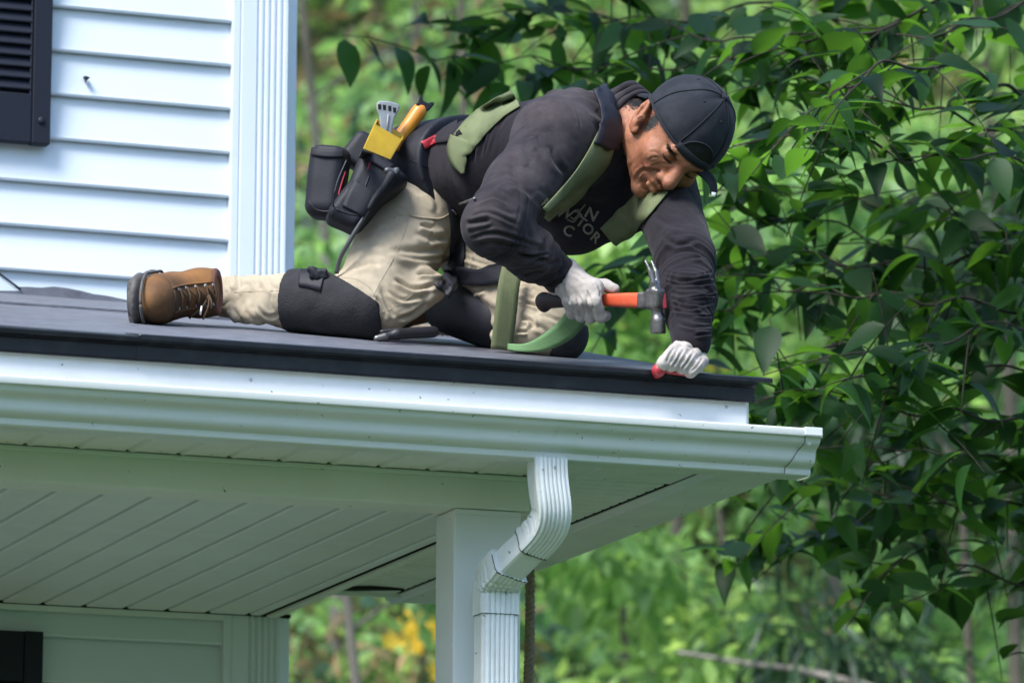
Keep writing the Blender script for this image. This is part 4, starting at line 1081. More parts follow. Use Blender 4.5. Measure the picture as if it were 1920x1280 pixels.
# ---- shirt: torso and sleeves as one field
f = Field([3.08, 9.03, 3.36], [3.78, 10.0, 4.10], .0046)
f.econe(J(905, 335, 9.84), CH1, LAT, FRT, (.150, .112), (.168, .125), .03, .055)
f.econe(CH1, CH2, LAT, FRT, (.168, .128), (.165, .110), .03, .09)
f.cone(CH2*.55+SHR*.45, SHR, .090, .082, .05)
f.cone(CH2*.55+SHL*.45, SHL, .085, .070, .05)
f.cone(CH2, NCK, .074, .058, .045)
f.cone(SHR, SHR*.45+ELR*.55, .079, .067, .035); f.cone(SHR*.45+ELR*.55, ELR, .067, .058, .03)
f.cone(ELR, ELR*.45+WRR*.55, .057, .048, .02); f.cone(ELR*.45+WRR*.55, WRR, .048, .036, .02)
f.cone(SHL, ELL, .074, .058, .03); f.cone(ELL, ELL*.5+WRL*.5, .056, .051, .02); f.cone(ELL*.5+WRL*.5, WRL, .051, .041, .02)
f.cone(J(1080, 428, 9.58), J(1160, 415, 9.54), .045, .040, .05)          # cloth hanging from the chest
f.cone(J(1000, 440, 9.66), J(1080, 430, 9.60), .050, .045, .05)
f.cut(WRR+(WRR-ELR)/np.linalg.norm(WRR-ELR)*.002, (WRR-ELR)/np.linalg.norm(WRR-ELR)) if False else None
V, Q = f.mesh(); V = relax(V, Q, 1); V, Q = subdiv(V, Q); V = relax(V, Q, 2); N = vnormals(V, Q); d = np.zeros(len(V))
t, r, a, L = limb(V, ELR, WRR); mk = band(t, -.02, L+.03, .03)*(r < .085)
d += mk*(.0035*folds(t+.012*np.sin(a+.5), r, a, .034, .16, 11)+.0022*folds(t+.01*np.sin(a), r, a, .020, .12, 13))
t, r, a, L = limb(V, SHR, ELR); mk = band(t, L*.55, L+.04, .06)*(r < .10)
d += mk*(.003*folds(t+.012*np.sin(a+1), r, a, .042, .14, 15))
mk = band(t, -.04, L*.7, .06)*(r < .13)
d += mk*.004*folds(t*.4+.05*a, r, a, .05, .05, 19)*np.clip(.4+.9*vnoise(V, 6, 17), 0, 1)
t, r, a, L = limb(V, ELL, WRL); mk = band(t, -.02, L-.02, .05)*(r < .085)
d += mk*(.0050*folds(t+.006*np.sin(a), r, a, .026, .22, 21)+.0012*ridge(t/.0150+.5*np.sin(a)+1.0*vnoise(V, 12, 18)))
t, r, a, L = limb(V, SHL, ELL); mk = band(t, .02, L+.02, .06)*(r < .10)
d += mk*.0035*folds(t*.5+.03*a, r, a, .05, .08, 27)
t, r, a, L = limb(V, PEL, CH2); mk = band(t, .02, L*.75, .06)*np.clip((V-PEL)@(-FRT)/.06, 0, 1)
d += mk*(.004*folds(t+.02*np.sin(a*2), r, a, .050, .12, 23))
mk = band(t, L*.75, L+.2, .06)*(np.linalg.norm(V-NCK, axis=1) < .17)
d += mk*.004*ridge(a*2.2+.5*vnoise(V, 9, 22))
d += .0010*vnoise(V, 25, 23)+.0005*vnoise(V, 80, 24)
cl = [([(882, 380), (921, 364), (955, 378)], 5, .0040), ([(877, 393), (921, 380), (974, 405)], 5, .0050), ([(872, 407), (918, 396), (983, 426)], 5, .0058), ([(870, 421), (918, 410), (997, 442)], 5, .0060), ([(872, 435), (925, 424), (1010, 456)], 5, .0060),
 ([(881, 447), (932, 439), (1024, 468)], 5, .0058), ([(893, 459), (951, 455), (1038, 480)], 5, .0055), ([(908, 472), (960, 468), (1040, 490)], 4.5, .0050), ([(924, 486), (975, 480), (1030, 474)], 4.5, .0050), ([(938, 498), (985, 492), (1040, 480)], 4.5, .0052), ([(958, 508), (1005, 502), (1052, 488)], 4.5, .0052),
 ([(977, 517), (1019, 508), (1058, 494)], 4, .0050), ([(985, 529), (1028, 518), (1066, 500)], 4, .0048), ([(1002, 538), (1040, 524), (1070, 508)], 4, .0042),
 ([(912, 366), (930, 335), (944, 300)], 8, .0040), ([(978, 262), (988, 285), (1000, 305)], 7, .0045), ([(1008, 250), (1014, 280), (1030, 310)], 7, .0045), ([(1036, 270), (1044, 300), (1066, 330)], 7, .0045), ([(958, 290), (962, 325), (980, 352)], 7, .0040), ([(930, 352), (968, 350), (1006, 372)], 6, .0040), ([(985, 330), (1010, 350), (1040, 380)], 6, .0040),
 ([(1056, 180), (1078, 199), (1090, 222), (1092, 246)], 3, .0022)]
for k in range(9): cl.append(([(972-k*11, 192+k*4.5), (944-k*9, 232+k*5), (926-k*7, 280+k*5)], 4.5, .0042))
for k in range(14):
    y = 512+k*8.6; sx = 1240+min(k*2.2, 26); cl.append(([(sx, y-3), (sx+34, y+4+(k % 3)), (sx+66, y+5-(k % 2)*2), (sx+100-k*.8, y-2+(k*5 % 4))], 3.0, .0030+.0012*(k % 3)))
for (p) in ([(1098, 168), (1130, 176), (1156, 186)], [(1094, 176), (1126, 190), (1150, 204)], [(1096, 188), (1120, 206), (1140, 226)], [(1225, 400), (1250, 420), (1290, 424)], [(1236, 440), (1270, 456), (1312, 452)], [(1242, 470), (1276, 486), (1320, 480)]): cl.append((p, 5, .0040))
d += crease(V, N, cl, None, 3.5)
V = V+N*(d-.003)[:, None]
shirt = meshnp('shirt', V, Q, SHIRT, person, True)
BV_S = BVHTree.FromPolygons([Vector(v) for v in V], Q.tolist())

# ---- body: head, face and neck, one surface, in the head's own frame
HC = J(1266, 256, 9.35)                                            # centre of the skull
hf = Wd(.05, -.69, .72); hf /= np.linalg.norm(hf)
hu = Wd(.71, .58, .38); hu = hu-hf*(hu@hf); hu /= np.linalg.norm(hu)
hr = np.cross(hf, hu)                                               # the head's right, towards the viewer
HS = 1.07
def H(f_, u_, r_=0.0): return HC+(hf*f_+hu*u_+hr*r_)*HS            # head frame -> world
AX = [hf, hu, hr]
g = Field(HC-.19, HC+.17, .0026)
S_ = lambda *x: tuple(q*HS for q in x)
g.ell(H(-.012, .030), AX, S_(.094, .086, .074), .01)               # skull
g.ell(H(.030, -.020), AX, S_(.062, .080, .062), .02)               # face mass
g.cone(H(.052, -.080, .018), H(.006, -.052, .052), .017*HS, .020*HS, .016); g.cone(H(.052, -.080, -.018), H(.006, -.052, -.052), .017*HS, .020*HS, .016)   # jaw
g.ell(H(.070, -.094), AX, S_(.018, .016, .021), .014)              # chin
g.ell(H(.058, -.022, .040), AX, S_(.026, .022, .024), .014); g.ell(H(.058, -.022, -.040), AX, S_(.026, .022, .024), .014)   # cheekbones
g.cone(H(.080, .022, .034), H(.089, .019, .004), .0125*HS, .012*HS, .010); g.cone(H(.080, .022, -.034), H(.089, .019, -.004), .0125*HS, .012*HS, .010)   # brow
g.ell(H(.086, .006, .031), AX, S_(.015, .011, .016), .010, True); g.ell(H(.086, .006, -.031), AX, S_(.015, .011, .016), .010, True)            # sockets
g.ell(H(.073, .004, .031), AX, S_(.0145, .0125, .015), .004); g.ell(H(.073, .004, -.031), AX, S_(.0145, .0125, .015), .004)                    # closed lids
g.cone(H(.088, .016), H(.109, -.026), .0090*HS, .0140*HS, .009)    # nose
g.ell(H(.095, -.031, .014), AX, S_(.0135, .0095, .0095), .005); g.ell(H(.095, -.031, -.013), AX, S_(.0125, .0085, .0085), .006)                # nostril wings
g.ell(H(.100, -.038, .0075), AX, S_(.006, .003, .0035), .002, True); g.ell(H(.100, -.038, -.0075), AX, S_(.006, .003, .0035), .002, True)
g.ell(H(.080, -.050), AX, S_(.020, .014, .026), .012)              # muzzle
g.cone(H(.0945, -.0515, .016), H(.0985, -.0505, 0), .0042*HS, .0055*HS, .004); g.cone(H(.0945, -.0515, -.016), H(.0985, -.0505, 0), .0042*HS, .0055*HS, .004)   # upper lip
g.cone(H(.0915, -.0640, .014), H(.0955, -.0645, 0), .0048*HS, .0060*HS, .004); g.cone(H(.0915, -.0640, -.014), H(.0955, -.0645, 0), .0048*HS, .0060*HS, .004)   # lower lip
g.cone(H(.090, -.0545, .027), H(.1025, -.0570, 0), .0019, .0019, .0014, True); g.cone(H(.090, -.0545, -.027), H(.1025, -.0570, 0), .0019, .0019, .0014, True)   # mouth line
g.cone(H(.088, -.030, .024), H(.070, -.066, .040), .0030, .0034, .005, True); g.cone(H(.088, -.030, -.024), H(.070, -.066, -.040), .0030, .0034, .005, True); g.ell(H(.068, -.036, .034), AX, S_(.016, .014, .016), .008)                                                                  # smile fold
g.cone(H(.0855, -.0105, .022), H(.078, -.0140, .044), .0030, .0026, .003); g.cone(H(.088, .020, .008), H(.090, .008, .007), .0016, .0012, .003, True)   # lower lid, frown line   # creases by the eye
g.cone(H(-.040, -.055), NCK*.75+HC*.25-np.array([0, 0, .015]), .056, .060, .03); g.cone(H(-.030, -.050), NCK, .055, .060, .03)               # neck
# ears
for s_ in (1, -1):
    eu = hu*.82-hf*.57; ef = hf*.82+hu*.57
    E_ = lambda f_, u_, r_: HC+(hf*-.008+hu*-.012)*HS+(ef*f_+eu*u_+hr*r_*s_)*HS
    g.ell(E_(-.004, 0, .080), [ef*.95+hr*s_*.30, eu, hr*s_*.95-ef*.30], S_(.020, .034, .0085), .004)
    g.ell(E_(.001, .004, .0885), AX if False else [ef, eu, hr], S_(.010, .021, .0075), .002, True)
    g.ell(E_(.004, -.028, .077), [ef, eu, hr], S_(.010, .011, .006), .004)
    g.cone(E_(-.006, .016, .0855), E_(-.008, -.010, .0845), .0032, .0028, .0015)
    g.ell(E_(.012, -.004, .080), [ef, eu, hr], S_(.006, .008, .005), .003)
V, Q = g.mesh(); V = relax(V, Q, 1, .4); N = vnormals(V, Q)
d = crease(V, N, [([(1246, 326), (1229, 319), (1208, 318), (1196, 328), (1194, 340)], 3.2, .0020), ([(1236, 290), (1226, 284), (1216, 286)], 2.2, .0008), ([(1236, 296), (1225, 295), (1214, 300)], 2.2, .0010), ([(1240, 304), (1230, 309), (1218, 312)], 2.4, .0010), ([(1262, 306), (1250, 308), (1240, 304)], 2.4, .0013), ([(1266, 286), (1272, 294), (1276, 300)], 2.0, .0016), ([(1204, 345), (1206, 352), (1214, 358)], 3, .0016), ([(1188, 300), (1180, 320), (1186, 340)], 4, .0014)])
d += .0006*vnoise(V, 90, 91)+.0004*vnoise(V, 200, 92)
V = V+N*d[:, None]
body = meshnp('body', V, Q, SKIN, person, True)
tag(body, 'tanned face looking down, with squinting eyes and a bare ear')
# lashes/eyebrows/sideburn: short strands on the skin
BV_B = BVHTree.FromPolygons([Vector(v) for v in V], Q.tolist())
def onskin(p, d=hr, bv=None, lift=.0):
    o = Vector(p)+Vector(d)*.08
    loc, no, i, ds = (bv or BV_B).ray_cast(o, -Vector(d))
    return (loc+no*lift, no) if loc is not None else (Vector(p), Vector(d))
def strands(name, centre, spreadf, spreadu, n, ln, flow, seed, w=.0007, dirr=None):
    rg = random.Random(seed); Vv = []; Ff = []
    dirr = np.array(dirr if dirr is not None else hr); dirr = dirr/np.linalg.norm(dirr)
    for i in range(n):
        p = centre+hf*rg.gauss(0, spreadf)*HS+hu*rg.gauss(0, spreadu)*HS
        loc, no = onskin(p, dirr); loc = np.array(loc); no = np.array(no)
        fl = flow+np.array([rg.gauss(0, .25) for _ in range(3)]); fl = fl-no*(fl@no)+no*.35; fl /= np.linalg.norm(fl)
        s = np.cross(fl, no); s /= np.linalg.norm(s); L_ = ln*rg.uniform(.6, 1.2); b = len(Vv)
        Vv += [loc-s*w, loc+s*w, loc+fl*L_*.6+s*w*.7, loc+fl*L_*.6-s*w*.7, loc+fl*L_-no*L_*.2]
        Ff += [(b, b+1, b+2, b+3), (b+3, b+2, b+4)]
    return mesh(name, Vv, Ff, HAIR, body)
strands('sideburn', H(.017, .008, .07), .0055, .010, 900, .007, -hu*.8-hf*.3, 1, w=.0005)['kind'] = 'stuff'
strands('nape_hair', H(-.062, -.014, .045), .010, .020, 1800, .008, -hu*.9-hf*.3, 9, w=.0006, dirr=hr-hf*.45)['kind'] = 'stuff'
strands('stubble', H(.050, -.062, .05), .030, .018, 420, .0014, -hu, 6, w=.00028, dirr=hr*.9+hf*.5)['kind'] = 'stuff'
strands('stubble', H(.075, -.080, .02), .020, .012, 260, .0014, -hu, 7, w=.00028, dirr=hr*.3+hf)['kind'] = 'stuff'
strands('stubble', H(.095, -.043, .012), .010, .004, 110, .0014, -hu, 8, w=.00028, dirr=hr*.4+hf)['kind'] = 'stuff'
strands('eyebrow', H(.081, .0170, .034), .012, .0024, 520, .008, hr*.5-hf*.7+hu*.1, 2, w=.0004, dirr=hr*.6+hf)['kind'] = 'stuff'
strands('eyebrow', H(.081, .018, -.030), .010, .0028, 220, .008, -hr*.5-hf*.7+hu*.1, 3, w=.0004, dirr=-hr*.4+hf)['kind'] = 'stuff'
for sg in (1, -1):
    ey = []
    for k in range(9):
        w_ = k/8; p, n_ = onskin(H(.086, -.0035-.0015*math.sin(w_*math.pi)+.004*w_, sg*(.018+.027*w_)), hf*.9+hr*sg*.35); ey.append(np.array(p)+np.array(n_)*.0002)
    tube('eye_line', ey, [.0007+.0015*math.sin(math.pi*(.15+.7*k/8)) for k in range(9)], HAIR, body, 6)

# ---- things worn: draped on the surface they lie on, by looking at it from where the photograph was taken
def hit(u, v, bvs, fallbackY):
    o = Vector(CAM); dr = Vector(ray(u, v)).normalized(); best = None
    for bv in bvs:
        loc, no, i, ds = bv.ray_cast(o, dr)
        if loc is not None and (best is None or ds < best[2]): best = (np.array(loc), np.array(no), ds)
    if best is None:
        p = PY(u, v, fallbackY); return p, -cF
    return best[0], (best[1] if best[1]@cF < 0 else -best[1])
def ribbon(name, path, material, parent, bvs=(), lift=.003, fallY=9.6, thick=.0022, nw=5, n=8, smoothD=True):
    """path: (u, v, width_px[, Y]) ; a webbing strip lying on the given surfaces"""
    pts = smoothpath([(p[0], p[1], p[2], p[3] if len(p) > 3 else -1) for p in path], n)
    rows = []
    for i, p in enumerate(pts):
        a = pts[max(i-1, 0)]; b = pts[min(i+1, len(pts)-1)]; t = np.array([b[0]-a[0], b[1]-a[1]]); t /= max(np.linalg.norm(t), 1e-6)
        nrm = np.array([-t[1], t[0]]); row = []
        for k in range(nw):
            o = (k/(nw-1)-.5)*p[2]; u, v = p[0]+nrm[0]*o, p[1]+nrm[1]*o
            if p[3] > 0: q, no = PY(u, v, p[3]), -cF
            else: q, no = hit(u, v, bvs, fallY)
            row.append(q+no*lift)
        rows.append(row)
    A = np.array(rows)
    if smoothD:
        for _ in range(3): A[1:-1] = A[1:-1]*.5+(A[:-2]+A[2:])*.25
    V = A.reshape(-1, 3); Fc = [(i*nw+k, i*nw+k+1, (i+1)*nw+k+1, (i+1)*nw+k) for i in range(len(rows)-1) for k in range(nw-1)]
    o = mesh(name, V, Fc, material, parent, True)
    s = o.modifiers.new('thick', 'SOLIDIFY'); s.thickness = thick; s.offset = 0
    return o
def seam(name, path, r, material, parent, bvs, lift=.0006, fallY=9.7, n=8):
    pts = smoothpath([(p[0], p[1], 0) for p in path], n); P = []
    for p in pts: q, no = hit(p[0], p[1], bvs, fallY); P.append(q+no*lift)
    A = np.array(P); A[1:-1] = A[1:-1]*.5+(A[:-2]+A[2:])*.25
    return tube(name, A, r, material, parent, 5)

# trouser seams, pocket mouth, cuff
for path in ([(772, 352), (768, 400), (757, 440), (735, 490), (712, 530), (700, 556)], [(640, 520), (670, 524), (694, 540), (706, 562)], [(438, 548), (480, 546), (526, 545)], [(768, 408), (795, 412), (822, 413), (843, 404)], [(700, 590), (740, 575), (790, 540)]):
    seam('seam', path, .0007, THREAD, trousers, [BV_T], .0002)
seam('pocket_edge', [(766, 404), (795, 409), (824, 410), (846, 398)], .0018, KHAKI, trousers, [BV_T], .0015)
seam('pocket_edge', [(822, 350), (832, 376), (845, 396)], .0016, KHAKI, trousers, [BV_T], .0015)
for k in range(9):
    c = ANR+(KNR-ANR)/np.linalg.norm(KNR-ANR)*(-.004+.0*k); 
# ribbed cuff round the ankle
ad = (ANR-KNR)/np.linalg.norm(ANR-KNR); e1 = np.cross(ad, [0, 0, 1]); e1 /= np.linalg.norm(e1); e2 = np.cross(e1, ad)
V = []; Fc = []; nr, na = 6, 72
for i in range(nr+1):
    tt = -.014+.034*i/nr
    for k in range(na):
        a = 2*math.pi*k/na; rr = .036+.0022*math.sin(k*2*math.pi/3)+.003*math.sin(i/nr*math.pi)
        V.append(ANR+ad*tt+(e1*math.cos(a)+e2*math.sin(a))*rr)
for i in range(nr):
    for k in range(na): Fc.append((i*na+k, i*na+(k+1) % na, (i+1)*na+(k+1) % na, (i+1)*na+k))
mesh('cuff', V, Fc, KHAKI, trousers, True)

# ---- boots
def boot(name, O, T, A_, h, detail):
    T = T/np.linalg.norm(T); A_ = A_-T*(A_@T); A_ /= np.linalg.norm(A_); Wv = np.cross(A_, T)
    B = lambda t, a, w=0.: O+T*t+A_*a+Wv*w
    ax = [T, A_, Wv]
    g = Field(O-.21, O+.23, h)
    g.ell(B(.075, .048), ax, (.080, .044, .050), .01)
    g.ell(B(-.085, .060), ax, (.056, .060, .042), .02)
    g.cone(B(.03, .060), B(-.055, .115), .042, .047, .025); g.cone(B(-.055, .11), B(-.062, .165), .047, .046, .02)
    g.cone(B(.04, .045), B(-.06, .05), .044, .040, .02)
    g.cut(B(0, .148), A_); g.cut(B(0, .016), -A_)
    V, Q = g.mesh(); V = relax(V, Q, 1); N = vnormals(V, Q); V = V+N*(.0022*vnoise(V, 28, 31)+.0025*vnoise(V, 60, 32)*0)[:, None]
    up = meshnp(name, V, Q, LEA, person, True)
    s_ = Field(O-.21, O+.23, h)
    s_.ell(B(.070, .012), ax, (.088, .016, .056), .008); s_.ell(B(-.075, .012), ax, (.072, .016, .047), .008); s_.cone(B(.05, .012), B(-.06, .012), .016, .016, .02)
    s_.rbox(B(.0, .012), ax, (.11, .013, .046), .01, .01)
    s_.cut(B(0, .028), A_)
    V2, Q2 = s_.mesh(); V2 = relax(V2, Q2, 1)
    # tread lugs on the underside
    dA = (V2-O)@A_; dT = (V2-O)@T; dW = (V2-O)@Wv
    V2 = V2-A_*((dA < .004)*.004*np.sign(np.sin(dT*190))*(np.abs(dW) < .045))[:, None]
    meshnp('sole', V2, Q2, SOLE, up, True)
    # welt line and padded collar
    w = [B(.072+.090*math.cos(a) if math.cos(a) > 0 else -.072+.072*math.cos(a), .030, (.056 if math.cos(a) > 0 else .047)*math.sin(a)*.97) for a in np.linspace(0, 2*math.pi, 50)]
    tube('welt', w, .0032, SOLE, up, 6)
    tube('collar', [B(-.062, .146)+(T*math.cos(a)*.043+Wv*math.sin(a)*.041) for a in np.linspace(0, 2*math.pi, 40)], .0085, CUFF, up, 8)
    bv = BVHTree.FromPolygons([Vector(v) for v in V], Q.tolist())
    if detail:
        # tongue, quarters, eyelets and laces on the instep
        def onb(t, a, w):
            p = B(t, a, w); out = (T*.75+A_*.65); o = Vector(p+out*.15)
            loc, no, i, ds = bv.ray_cast(o, -Vector(out)); 
            return (np.array(loc), np.array(no)) if loc is not None else (p, out)
        rows = [(.060, .085), (.035, .100), (.010, .115), (-.010, .130), (-.018, .146)]
        for sg in (-1, 1):
            q = [onb(t, a, sg*.024) for (t, a) in [(.085, .075)]+rows]
            tube('quarter_edge', [x+n_*.001 for x, n_ in q], .0028, LEA, up, 6)
        def onf(t, w):
            p = B(t, .10, w); loc, no, i, ds = bv.ray_cast(Vector(p+T*.02+A_*.12), -Vector(A_+T*.15)); return np.array(loc)+np.array(no)*.0008 if loc is not None else p
        for t0_ in (.098, .104): tube('toe_seam', [onf(t0_-.030*abs(w_/.04)**2, w_) for w_ in np.linspace(-.040, .040, 17)], .0011, LACE, up, 5)
        pr = []
        for i, (t, a) in enumerate(rows):
            l, nl = onb(t, a, -.019); r_, nr_ = onb(t, a, .019); m_, nm = onb(t, a, 0)
            for (x, n_) in ((l, nl), (r_, nr_)):
                bm = bmesh.new(); bmesh.ops.create_uvsphere(bm, u_segments=10, v_segments=6, radius=.0042)
                qn = Vector(n_).to_track_quat('Z', 'Y').to_matrix()
                for v in bm.verts: v.co = qn @ Vector((v.co.x, v.co.y, v.co.z*.4))+Vector(x+n_*.001)
                me = bpy.data.meshes.new('eyelet'); bm.to_mesh(me); bm.free(); link('eyelet', me, M['rivet'], up)
            pr.append((l+nl*.003, m_+nm*.006, r_+nr_*.003))
            tube('lace', smoothpath([l+nl*.003, m_+nm*.0065, r_+nr_*.003], 5), .0021, LACE, up, 6)
            if i: tube('lace', smoothpath([pr[i-1][0], (pr[i-1][1]+pr[i][1])/2+nm*.003, pr[i][2]], 5), .0021, LACE, up, 6)
        x, n_ = onb(-.006, .135, 0)
        for (du, dv, sg) in ((-36, 44, 1), (-10, 46, -1), (6, 26, 1)):
            e = x+n_*.006+Wd(du*.00108, -dv*.00108, .010)
            tube('lace', smoothpath([x+n_*.007, x*.6+e*.4+n_*.012+Wd(0, -.004, 0), e], 6), .0021, LACE, up, 6)
        ribbon('pull_loop', [(376, 590, 2.5, float(x[1])-.03), (377, 582, 3, float(x[1])-.035), (378, 574, 2.5, float(x[1])-.03)], M['fascia'], up)
    return up
BO = J(262, 557, 9.93)
boot('boot', BO, Wd(-.10, -.10, .985), Wd(1.0, .03, .10), .0042, True)
BO2 = ANL+Wd(-.14, -.02, -.04)
b2 = boot('boot', BO2, Wd(-.10, -.35, -.9), Wd(1.0, .05, -.1), .008, False)

# ---- knee pads
sd_ = (ANR-KNR)/np.linalg.norm(ANR-KNR)
f = Field([2.95, 9.55, 3.46], [3.34, 10.05, 3.80], .0045)
K1 = KNR*.45+ANR*.55
f.cone(KNR+np.array([.006, -.004, -.001]), K1, .0735, .0640, .02)
f.cut(J(531, 560, 9.9), sd_)
pn = Wd(.55, .80, -.1); pn /= np.linalg.norm(pn)
f.cut(J(664, 540, 9.80), pn)
f.cut(J(716, 600, 9.80), Wd(1, .1, 0))
V, Q = f.mesh(); V = relax(V, Q, 2); V = V+vnormals(V, Q)*(.0015*vnoise(V, 35, 41))[:, None]
pad = meshnp('knee_pad', V, Q, PADM, person, True); BV_P = BVHTree.FromPolygons([Vector(v) for v in V], Q.tolist())
ribbon('strap_patch', [(562, 522, 30), (582, 524, 33), (606, 530, 34)], BLK, pad, [BV_P, BV_T], .003, thick=.003)
f = Field(J(604, 520, 9.75)-.05, J(604, 520, 9.75)+.05, .0032); q0, n0 = hit(590, 521, [BV_P, BV_T], 9.8)
f = Field(q0-.06, q0+.06, .0032)
f.rbox(q0+n0*.006+Wd(.010, .004, 0), [cR, cU, cF], (.018, .010, .008), .004, .004); f.cone(q0+n0*.008, q0+n0*.004+Wd(.040, -.006, 0), .009, .007, .006); f.cone(q0+n0*.010+Wd(-.006, .010, 0), q0+n0*.008+Wd(.022, .006, 0), .007, .006, .006)
V, Q = f.mesh(); V = V+vnormals(V, Q)*(.0025*vnoise(V, 120, 42))[:, None]; meshnp('hook_strap', V, Q, BLK, pad, True)
f = Field(KNL-.12, KNL+.12, .0045)
f.cone(KNL+Wd(.014, -.004, .012), KNL*.78+ANL*.22, .062, .064, .02)
f.cut(J(1040, 640, 9.6), Wd(-1, .38, 0)/1.07); f.cut(J(1050, 596, 9.6), Wd(.25, .97, 0))
V, Q = f.mesh(); V = relax(V, Q, 2); meshnp('knee_pad', V, Q, PADM, person, True)
f = Field(np.minimum(KNL, ANL)-.1, np.maximum(KNL, ANL)+.1, .006)
f.cone(KNL*.60+ANL*.40+Wd(0, -.004, .03), KNL*.20+ANL*.80+Wd(0, 0, .03), .064, .056, .02)
V, Q = f.mesh(); meshnp('knee_pad_sleeve', V, Q, BLK, person, True)

# ---- cap, worn back to front, in the head's frame
PIPEC = mat('cap_seam', (0.012, 0.013, 0.017), .85, .2)
capc = (-.006, .030)
CR_ = (.1015, .0945, .084)
def cap_edge(az):
    f_ = CR_[0]*math.cos(az); return .022+(.12*f_ if f_ > 0 else .32*f_)
V = []; Fc = []; na, ne = 72, 16
for j in range(ne+1):
    for i in range(na):
        az = 2*math.pi*i/na; ue = (cap_edge(az)-capc[1])/CR_[1]; e0 = math.asin(max(-.9, min(.9, ue))); el = e0+(math.pi/2-e0)*j/ne
        k = 1+.030*noise.noise(Vector((math.cos(az)*1.7, math.sin(az)*1.7, el*1.6)))+.014*noise.noise(Vector((math.cos(az)*5, math.sin(az)*5, el*2)))-.012*max(0, 1-abs(((az/(math.pi/3)) % 1)-.5)/.10)*math.cos(el)
        seam_ = min(abs(((az/(math.pi/3)+.5) % 1)-.5)*2, 1); k -= .006*(1-min(1, abs(((az/(math.pi/3)) % 1)-.5)*2/.12)) if False else 0
        V.append(H(capc[0]+CR_[0]*k*math.cos(az)*math.cos(el), capc[1]+CR_[1]*k*math.sin(el), CR_[2]*k*math.sin(az)*math.cos(el)))
for j in range(ne):
    for i in range(na): Fc.append((j*na+i, (j+1)*na+i, (j+1)*na+(i+1) % na, j*na+(i+1) % na))
cap = mesh('cap', V, Fc, CAPM, person, True); sm_ = cap.modifiers.new('thick', 'SOLIDIFY'); sm_.thickness = .003
cap['label'] = 'dusty dark blue cap worn back to front'
tube('hem', [Vector(V[i % na]) for i in range(na+1)], .0030, CAPM, cap, 6, False)
for k in range(6):
    i = int((k+.5)*na/6); tube('panel_seam', [Vector(V[j*na+i])*1.0+Vector((np.array(V[j*na+i])-H(*capc))*.004) for j in range(ne)],   .0020, PIPEC, cap, 5)
    az = 2*math.pi*(k)/6; 
    for j in (10,):
        c = np.array(V[j*na+int(k*na/6) % na]); tube('eyelet', [c+(c-H(*capc))*.006, c+(c-H(*capc))*.012], .0028, CAPM, cap, 8)
tube('button', [H(capc[0], capc[1]+CR_[1]-.001), H(capc[0], capc[1]+CR_[1]+.004)], [.0085, .006], CAPM, cap, 12)
# forehead opening with its strap
def onc(az, u_, k=1.0):
    el = math.asin(max(-.98, min(.98, (u_-capc[1])/CR_[1]))); return H(capc[0]+CR_[0]*k*math.cos(az)*math.cos(el), u_, CR_[2]*k*math.sin(az)*math.cos(el))
op = []; Fo = []
no_ = 16
for i in range(no_+1):
    a = -.44+.88*i/no_; top = cap_edge(a)+.008+.030*math.sqrt(max(0, 1-(a/.44)**2)); op += [onc(a, cap_edge(a)+.008, 1.012), onc(a, top, 1.012)]
for i in range(no_): Fo.append((2*i, 2*i+2, 2*i+3, 2*i+1))
mesh('strap_opening', op, Fo, M['gap'], cap)
tube('opening_rim', [Vector(op[2*i+1]) for i in range(no_+1)], .0022, CAPM, cap, 6)
sv = []; sf = []
for i in range(13):
    a = -.52+1.04*i/12; sv += [onc(a, cap_edge(a)-.004, 1.018), onc(a, cap_edge(a)+.011, 1.018)]
for i in range(12): sf.append((2*i, 2*i+2, 2*i+3, 2*i+1))
st = mesh('strap', sv, sf, CAPM, cap, True); q = st.modifiers.new('thick', 'SOLIDIFY'); q.thickness = .0025
yd = float(H(.098, .02, -.04)[1])
ribbon('strap_tail', [(1312, 318, 20, yd), (1326, 330, 18, yd-.004), (1337, 346, 15, yd-.006), (1338, 366, 11, yd-.004)], CAPM, cap, thick=.003, lift=0)
ribbon('strap_tip', [(1338.5, 361, 8, yd-.007), (1337, 369, 6, yd-.007)], M['fascia'], cap, thick=.0035, lift=0, n=2)
# bill over the nape
bv_ = []; bf = []; nb_ = 20
for i in range(nb_+1):
    a = math.pi-1.05+2.10*i/nb_; e = onc(a, cap_edge(a)+.002, 1.0); w = math.cos((a-math.pi)/1.05*math.pi/2)**.55
    outd = -hf*.70-hu*.62
    for j in range(5):
        s_ = j/4; bv_.append(e+(outd*.100*w*s_-hu*.012*s_*abs(math.sin(a-math.pi))**1.5*1.2)*HS)
for i in range(nb_):
    for j in range(4): k = i*5+j; bf.append((k, k+5, k+6, k+1))
bill = mesh('bill', bv_, bf, CAPM, cap, True); q = bill.modifiers.new('thick', 'SOLIDIFY'); q.thickness = .004

# ---- collar of the shirt round the neck
cn = (HC-NCK)/np.linalg.norm(HC-NCK); c1 = np.cross(cn, LAT); c1 /= np.linalg.norm(c1); c2 = np.cross(cn, c1)
cc = NCK+cn*.004
for (rr_, off_, th) in ((.062, .016, .0070), (.066, .004, .0090), (.070, -.012, .0100)):
    tube('collar', [cc+cn*(off_+.006*math.sin(a*2+1))+(c1*math.cos(a)*rr_*1.10+c2*math.sin(a)*rr_) for a in np.linspace(0, 2*math.pi, 48)], [th*(1+.18*math.sin(i*.9)) for i in range(48)], SHIRT, shirt, 10, False)

